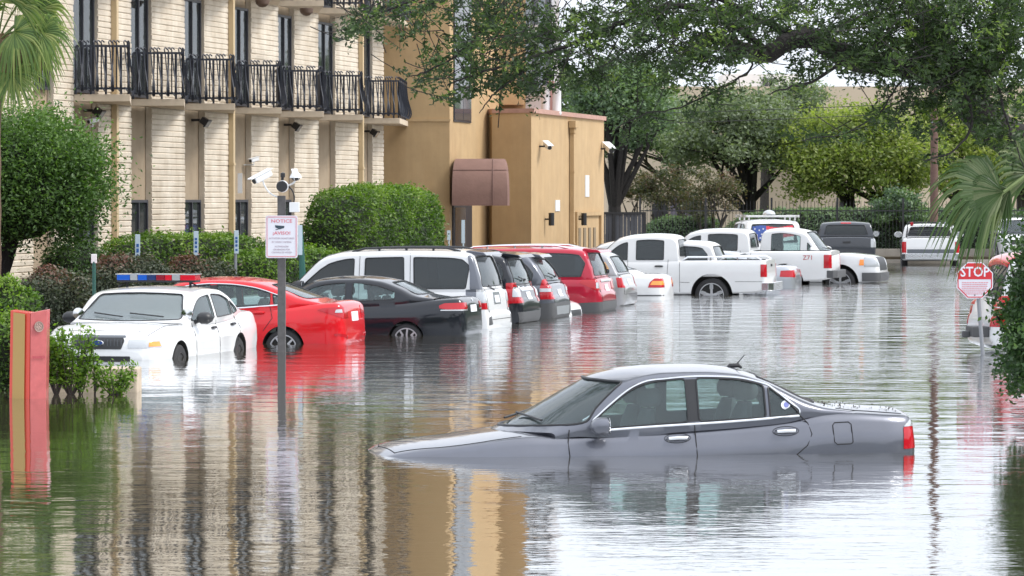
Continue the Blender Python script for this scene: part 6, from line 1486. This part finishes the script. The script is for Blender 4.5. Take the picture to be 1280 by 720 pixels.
# utility pole and wires
up2 = thing('utility_pole', 'brown wooden utility pole in front of the yellow green trees', 'pole', ((1167.5-640)/F*144, 144, 0)); c = Vector(((1167.5-640)/F*144, 144, 0))
t = MB(); t.tube([c+Vector((0, 0, z)) for z in (-.5, 4, 8, 11)], [.15, .14, .125, .11], 12); t.build('pole_shaft', plain('brown pole', (.13, .075, .06), .85, var=.3, vs=8), up2, True)
t = MB(); t.lathe([(.16, 0), (.17, .01), (.17, .06), (.16, .07)], (c.x, c.y, P(1167, 154, 144).z), 'Z', 16); t.build('pole_band', M_sgrey, up2)
t = MB(); t.box((c.x, c.y-.12, 10.2), (2.2, .1, .12)); t.build('crossarm', M_bark, up2)
for y0, y1, zz in ((147, 140, 150), (134, 128, 144)):
    p0 = P(700, y0+10, 150); p1 = P(1167, y1, 144); t = MB(); md = p0.lerp(p1, .5)-Vector((0, 0, .12)); t.tube(bez(p0, md, p1, 14), .012, 4); t.build('wire', M_blk, up2)

# ---------------- posts and signs
def box_sign(o, w, h, c, m, name='sign_plate', par=None, bev=.004, d=.012):
    t = MB(); k = .04; pl = rnd([(-w/2, -h/2), (w/2, -h/2), (w/2, h/2), (-w/2, h/2)], k, 4); t.prism(pl, c, (1, 0, 0), (0, 0, 1), (0, d, 0)); return t.build(name, m, par)
Ys = 60.4; np_ = thing('notice_post', 'steel post in the water with red edged notice sign and security cameras on top', 'sign post', ((352-640)/F*Ys, Ys, -.4)); px0 = np_.location.x; zsT = P(352, 228, Ys).z
t = MB(); t.box((px0, Ys, (zsT-.4)/2-.2+.0), (.12, .10, zsT+.4)); t.build('post_shaft', M_pole, np_, bevel=.008)
ctr = P(352, 296, Ys-.085); w_, h_ = 40/F*Ys, 53/F*Ys
pl = box_sign(None, w_, h_, (ctr.x, Ys-.085, ctr.z), M_sign, par=np_)
t = MB()
for s in (1, -1):
    t.box((ctr.x+s*(w_/2-.022), Ys-.088, ctr.z), (.009, .004, h_-.06)); t.box((ctr.x, Ys-.088, ctr.z+s*(h_/2-.022)), (w_-.06, .004, .009))
t.build('sign_border', M_spink, pl)
def tx(s, py, size, m, sx=1.0, bold=0, px=352, y=None, par=None, nm='lettering', Y=None):
    Y = Y or Ys-.087; c = P(px, py, Y); return text_mesh(s, size, nm, m, par or pl, tuple(c-chain_loc(par or pl)), (1, 0, 0), (0, 0, 1), .0015, bold=bold, sx=sx)
tx('NOTICE', 276.5, .072, M_spink, 1.22, .0008); tx('\u00a1AVISO!', 291.5, .068, M_spink, 1.2, .0008)
for yy, s in ((298, 'ACTIVITIES MONITORED'), (302.6, 'BY VIDEO CAMERA'), (308.2, 'ACTIVIDADES'), (312, 'GRABADAS POR'), (315.6, 'CAMARA DE VIDEO')): tx(s, yy, .033, M_sgreyp, 1.05)
t = MB(); c = P(351, 284, Ys-.086); t.prism([(-.085, .03), (.055, .018), (.05, -.012), (-.02, -.032), (-.085, .0)], c, (1, 0, 0), (0, 0, 1), (0, -.003, 0)); t.prism([(-.075, -.045), (-.03, -.03), (-.035, -.022), (-.08, -.036)], c, (1, 0, 0), (0, 0, 1), (0, -.003, 0)); t.build('camera_pictogram', M_sdark, pl)
cams = [((328, 221), (-.75, -.55, -.42), .95), ((369, 219), (.25, -1, -.55), .6)]
zc_ = P(352, 238, Ys)
t = MB(); top = P(353.5, 219, Ys); t.tube([Vector((px0, Ys, zsT-.05)), top], .022, 8); t.lathe([(.001, -.04), (.035, -.03), (.035, .03), (.001, .045)], top, 'Z', 14); t.build('mast_tip', M_blk, np_, True)
for (a, b), d_, s in cams:
    p = P(a, b, Ys-.1); t = MB(); root = P(352, 247 if a < 350 else 233, Ys); t.tube(bez(root, Vector((p.x+(.06 if a < 350 else .02), Ys-.03, root.z+.02)), p-Vector((0, 0, .04)), 6), .014, 6); t.build('camera_arm', M_white, np_, True)
    bullet(p, d_, np_, s=.95*s+.16)
# front facing round camera and the dome
p = P(353, 233, Ys-.16); t = MB(); t.lathe([(.001, -.13), (.07, -.12), (.09, -.03), (.09, .10), (.001, .11)], p, 'Y', 22); cb = t.build('round_camera', M_white, np_, True)
p2 = p+Vector((0, -.09, -.01)); t = MB(); t.lathe([(.001, .0), (.075, .0), (.085, .02), (.001, .03)], p+Vector((0, -.15, 0)), 'Y', 22); lr = t.build('camera_ring', M_blk, cb, True)
p = P(369.5, 220, Ys-.12); t = MB(); t.lathe([(.001, .06), (.05, .05), (.085, .0), (.09, -.03), (.001, -.03)], p, 'Z', 22); d = t.build('dome_housing', M_white, np_, True); t = MB(); t.lathe([(.001, -.075), (.045, -.065), (.07, -.031), (.001, -.031)], p, 'Z', 20); t.build('dome_glass', M_blk, d, True)
t = MB(); c = P(368, 259, Ys-.02); t.box((c.x, Ys-.02, c.z), (.15, .1, .15)); t.build('junction_box', M_white, np_, bevel=.008)
t = MB(); a = P(359, 232, Ys-.08); b = P(366, 258, Ys-.03); t.tube(bez(a, P(372, 240, Ys-.1), b, 8), .012, 6); t.build('cable', M_blk, np_, True)
# stop sign
Yt = 59.4; st = thing('stop_sign', 'octagonal red and white stop sign on a thin leaning post in the water', 'stop sign', ((1228.5-640)/F*Yt, Yt, -.4))
c = P(1218.5, 350.5, Yt-.06); rr = 23.6/F*Yt; fb = P(1228.5, 445, Yt)
t = MB(); t.tube([Vector((fb.x+.02, Yt, -.6)), Vector((fb.x, Yt, 0)), Vector((c.x+.04, Yt, c.z)), Vector((c.x+.03, Yt, c.z+.2))], .03, 8); t.build('post_shaft', M_sgrey, st)
def octa(r, dz=0): return [(r*cos(R(22.5+45*i)), r*sin(R(22.5+45*i))) for i in range(8)]
t = MB(); t.prism(octa(rr*1.04), (c.x, Yt-.06, c.z), (1, 0, 0), (0, 0, 1), (0, .012, 0)); sp_ = t.build('sign_plate', M_sign, st)
t = MB(); o1, o2 = octa(rr*.985), octa(rr*.93)
vs = [(c.x+a, Yt-.064, c.z+b) for a, b in o1]+[(c.x+a, Yt-.064, c.z+b) for a, b in o2]; vs += [(x, Yt-.060, z) for x, y, z in vs]
fs = [(i, (i+1) % 8, 8+(i+1) % 8, 8+i) for i in range(8)]+[(16+i, 24+i, 24+(i+1) % 8, 16+(i+1) % 8) for i in range(8)]+[(i, 16+i, 16+(i+1) % 8, (i+1) % 8) for i in range(8)]+[(8+i, 8+(i+1) % 8, 24+(i+1) % 8, 24+i) for i in range(8)]
t.add(vs, fs); t.build('sign_border', M_sred, sp_)
h0 = .06*rr; o3 = octa(rr*.93); topo = [p for p in o3 if p[1] > .1*rr]; xl = rr*.93*cos(R(22.5)); t = MB()
t.prism([(xl, h0)]+sorted([p for p in topo], key=lambda p: math.atan2(p[1], p[0]))+[(-xl, h0)], (c.x, Yt-.0605, c.z), (1, 0, 0), (0, 0, 1), (0, -.0045, 0)); t.build('red_field', M_sred, sp_)
text_mesh('STOP', .205, 'lettering', M_sign, sp_, tuple(Vector((c.x, Yt-.067, c.z+rr*.43))-chain_loc(sp_)), (1, 0, 0), (0, 0, 1), .0015, bold=.0035, sx=.88)
t = MB(); rd = random.Random(5)
for j in range(7):
    z = c.z-.045*rr*1.6-j*.028-.012; hw_ = min(rr*.8, rr*.95-max(0, (c.z-z)-rr*.38)*1.0)*.85; x = c.x-hw_
    while x < c.x+hw_-.02: w2 = rd.uniform(.012, .035); t.box((x+w2/2, Yt-.0625, z), (w2, .003, .010)); x += w2+.008
t.build('small_print', M_spink, sp_)
t = MB(); t.lathe([(.001, 0), (.01, 0), (.01, .004), (.001, .004)], (c.x, Yt-.064, c.z-rr*.78), 'Y', 10); t.build('bolt', M_blk, sp_)
# narrow parking signs on posts
for i, (px, yt, yb, Yb, lb, wd) in enumerate([(172, 293, 335, 74.5, 'narrow blue and white parking sign on a post, left of three', 6.2), (245, 289, 319, 75.5, 'narrow blue and white parking sign on a post, middle of three', 6), (295.5, 288, 317, 76.5, 'narrow blue and white parking sign on a grey post nearest the red sedan', 5.6)]):
    c0 = P(px, yt, Yb); c1 = P(px, yb, Yb); o = thing('parking_sign', lb, 'sign', (c0.x, Yb, 0), group='narrow parking signs'); t = MB(); t.tube([Vector((c0.x-.02, Yb+.03, -.1)), Vector((c0.x-.02, Yb+.03, c0.z-.01))], .03, 8); t.build('post_shaft', M_sgrey, o)
    w2 = wd/F*Yb; t = MB(); t.box((c0.x, Yb, (c0.z+c1.z)/2), (w2, .012, c0.z-c1.z)); s_ = t.build('sign_plate', plain('pale blue sign face', (.50, .60, .66), .5) if 'pale blue sign face' not in MATS else MATS['pale blue sign face'], o, bevel=.004)
    t = MB(); hh = c0.z-c1.z
    for k, (a, b) in enumerate(((.72, .62), (.58, .46), (.40, .30), (.2, .12))): t.box((c0.x, Yb-.008, c1.z+hh*(a+b)/2), (w2*.5, .004, hh*(a-b))); 
    t.build('sign_symbol', M_sblue, s_)
c0 = P(117.5, 318, 66); o = thing('marker_post', 'dark green post with white cap plate among the shrubs', 'post', (c0.x, 66, 0)); t = MB(); t.tube([Vector((c0.x, 66, -.1)), Vector((c0.x, 66, c0.z-.12))], .03, 10); t.build('post_shaft', M_green, o); t = MB(); t.box((c0.x, 66, c0.z-.07), (.09, .05, .15)); t.build('cap_plate', M_white, o, bevel=.006)
c0 = P(375.5, 285, 73.5); o = thing('sign_post', 'blue green post with pale plate seen edge on just right of the notice pole', 'sign post', (c0.x, 73.5, 0)); c1 = P(378, 340, 73.5); t = MB(); t.tube([Vector((c1.x, 73.5, -.1)), Vector((c1.x, 73.5, c1.z)), Vector((c0.x, 73.5, c0.z))], [.05, .06, .04], 8); t.build('post_shaft', M_green, o); t = MB(); t.box((c0.x-.0, 73.4, P(375, 300, 73.5).z), (.08, .02, .55)); t.build('sign_plate', MATS['pale blue sign face'], o, bevel=.004)
for px, y0, y1, lb in ((561, 288, 300, 'short pale blue sign at the right end of the tall hedge'), (579, 275, 304, 'narrow pale blue sign in front of the awning door')):
    c0 = P(px, y0, 98); c1 = P(px, y1, 98); t = MB(); t.box((c0.x, 98, (c0.z+c1.z)/2), (.085, .03, c0.z-c1.z)); t.tube([Vector((c0.x, 98.04, 0)), Vector((c0.x, 98.04, c0.z))], .02, 6); o = t.build('parking_sign', MATS['pale blue sign face']); setp(o, lb, 'sign')
# red and gold pillar
Yr = 46.4; pil = thing('sign_pillar', 'leaning red pillar with gold stripe and round medallion at the water edge', 'pillar', ((35-640)/F*Yr, Yr, -.4)); M_pr = plain('pillar red', (.62, .06, .035), .35, coat=.4); M_pg = plain('pillar gold', (.40, .25, .08), .5); M_pp = plain('pillar rose red', (.50, .12, .12), .35, coat=.5, var=.15, vs=9)
def q(px, z, dy=0): return Vector(((px-640)/F*(Yr+dy), Yr+dy, z))
zt = P(35, 388, Yr).z; lx = [(11, 498, 13.5, 388)]
def pan(a0, a1, b0, b1, dy0, dy1, th, m, nm, par=pil, zt0=zt, zt1=zt, bv=0.006, zb=-.35):
    t = MB(); p = [q(a0, zb, dy0), q(b0, zb, dy1), q(b1, zt1, dy1), q(a1, zt0, dy0)]; t.add(p+[v+Vector((0, th, 0)) for v in p], [(0, 1, 2, 3), (7, 6, 5, 4), (0, 4, 5, 1), (1, 5, 6, 2), (2, 6, 7, 3), (3, 7, 4, 0)]); return t.build(nm, m, par, bevel=bv)
pan(10.5, 13, 36, 37.5, 0, -.12, .42, M_pr, 'pillar_side', zt0=zt-.0, zt1=zt-.025)
pan(14, 16.5, 29, 31, -.035, -.112, .012, M_pg, 'gold_stripe', zt0=zt-.02, zt1=zt-.04, bv=0)
pf_ = pan(36.5, 37.8, 56, 58.5, -.12, -.03, .30, M_pp, 'pillar_face', zt0=zt-.025, zt1=zt+.01)
cm = q(48, P(48, 408, Yr).z, -.085); rot = Matrix.Rotation(math.atan2(.09, 20/F*Yr), 3, 'Z')
M_med = plain('medallion metal', (.42, .30, .26), .4, .5)
t = MB(); t.lathe([(.052, 0), (.052, -.012), (.062, -.014), (.062, 0)], (0, 0, 0), 'Y', 28); t.lathe([(.001, 0), (.052, 0), (.052, -.005), (.001, -.005)], (0, 0, 0), 'Y', 28)
for k in range(6): a = 2*pi*k/6+.3; t.lathe([(.001, -.0), (.017, -.004), (.012, -.010), (.001, -.012)], (.03*cos(a), 0, .03*sin(a)), 'Y', 10)
t.lathe([(.001, 0), (.014, -.004), (.001, -.014)], (0, 0, 0), 'Y', 10)
t.v = [tuple(cm+rot @ Vector((x*.9, y-.004, z))) for x, y, z in t.v]; t.build('medallion', M_med, pf_, True)
t = MB(); x = -.07
for k, w2 in enumerate((.012, .02, .016, .02, .01, .02, .016)): 
    cc = cm+rot @ Vector((x+w2/2, -.003, -.355)); t.box(cc, (w2, .003, .03 if k in (0, 4) else .02), rot=rot); x += w2+.005
t.build('raised_lettering', plain('worn lettering', (.40, .07, .09), .4), pf_)
# concrete block
t = MB(); a, b = (60-640)/F*47.9, (172-640)/F*47.9; zt = P(120, 460.5, 47.8).z; t.box(((a+b)/2, 48.1, zt/2-.2), (b-a, .6, zt+.4)); o = t.build('concrete_block', plain('stained concrete', (.46, .38, .29), .9, var=.25, vs=6, bump=.5), bevel=.02); setp(o, 'low beige concrete block rising from the water in front of the police car', 'block')


# leaf litter left on the grey sedan's boot lid and roof edge
Mw = Matrix.Translation(acura.location) @ Euler(acura.rotation_euler).to_matrix().to_4x4(); Lh = A_L/2; pts = []
for k in range(70):
    a = rng.uniform(.1, .85); b = (.55-abs(rng.normal())*.25)*(1 if rng.random() < .75 else -1); p, n_ = cast(acura_bvh, 'T', a-Lh, b); pts.append(tuple(Mw @ (p+n_*.006)))
o = leaf_obj('leaf_litter', np.array(pts), .021, rng.uniform(0, .5, len(pts)), leafmat('dead leaves', [(.03, .022, .015), (.07, .05, .03), (.12, .10, .04)], .1)); setp(o, 'dead oak leaves scattered on the boot lid of the foreground grey sedan', 'leaves', kind='stuff')
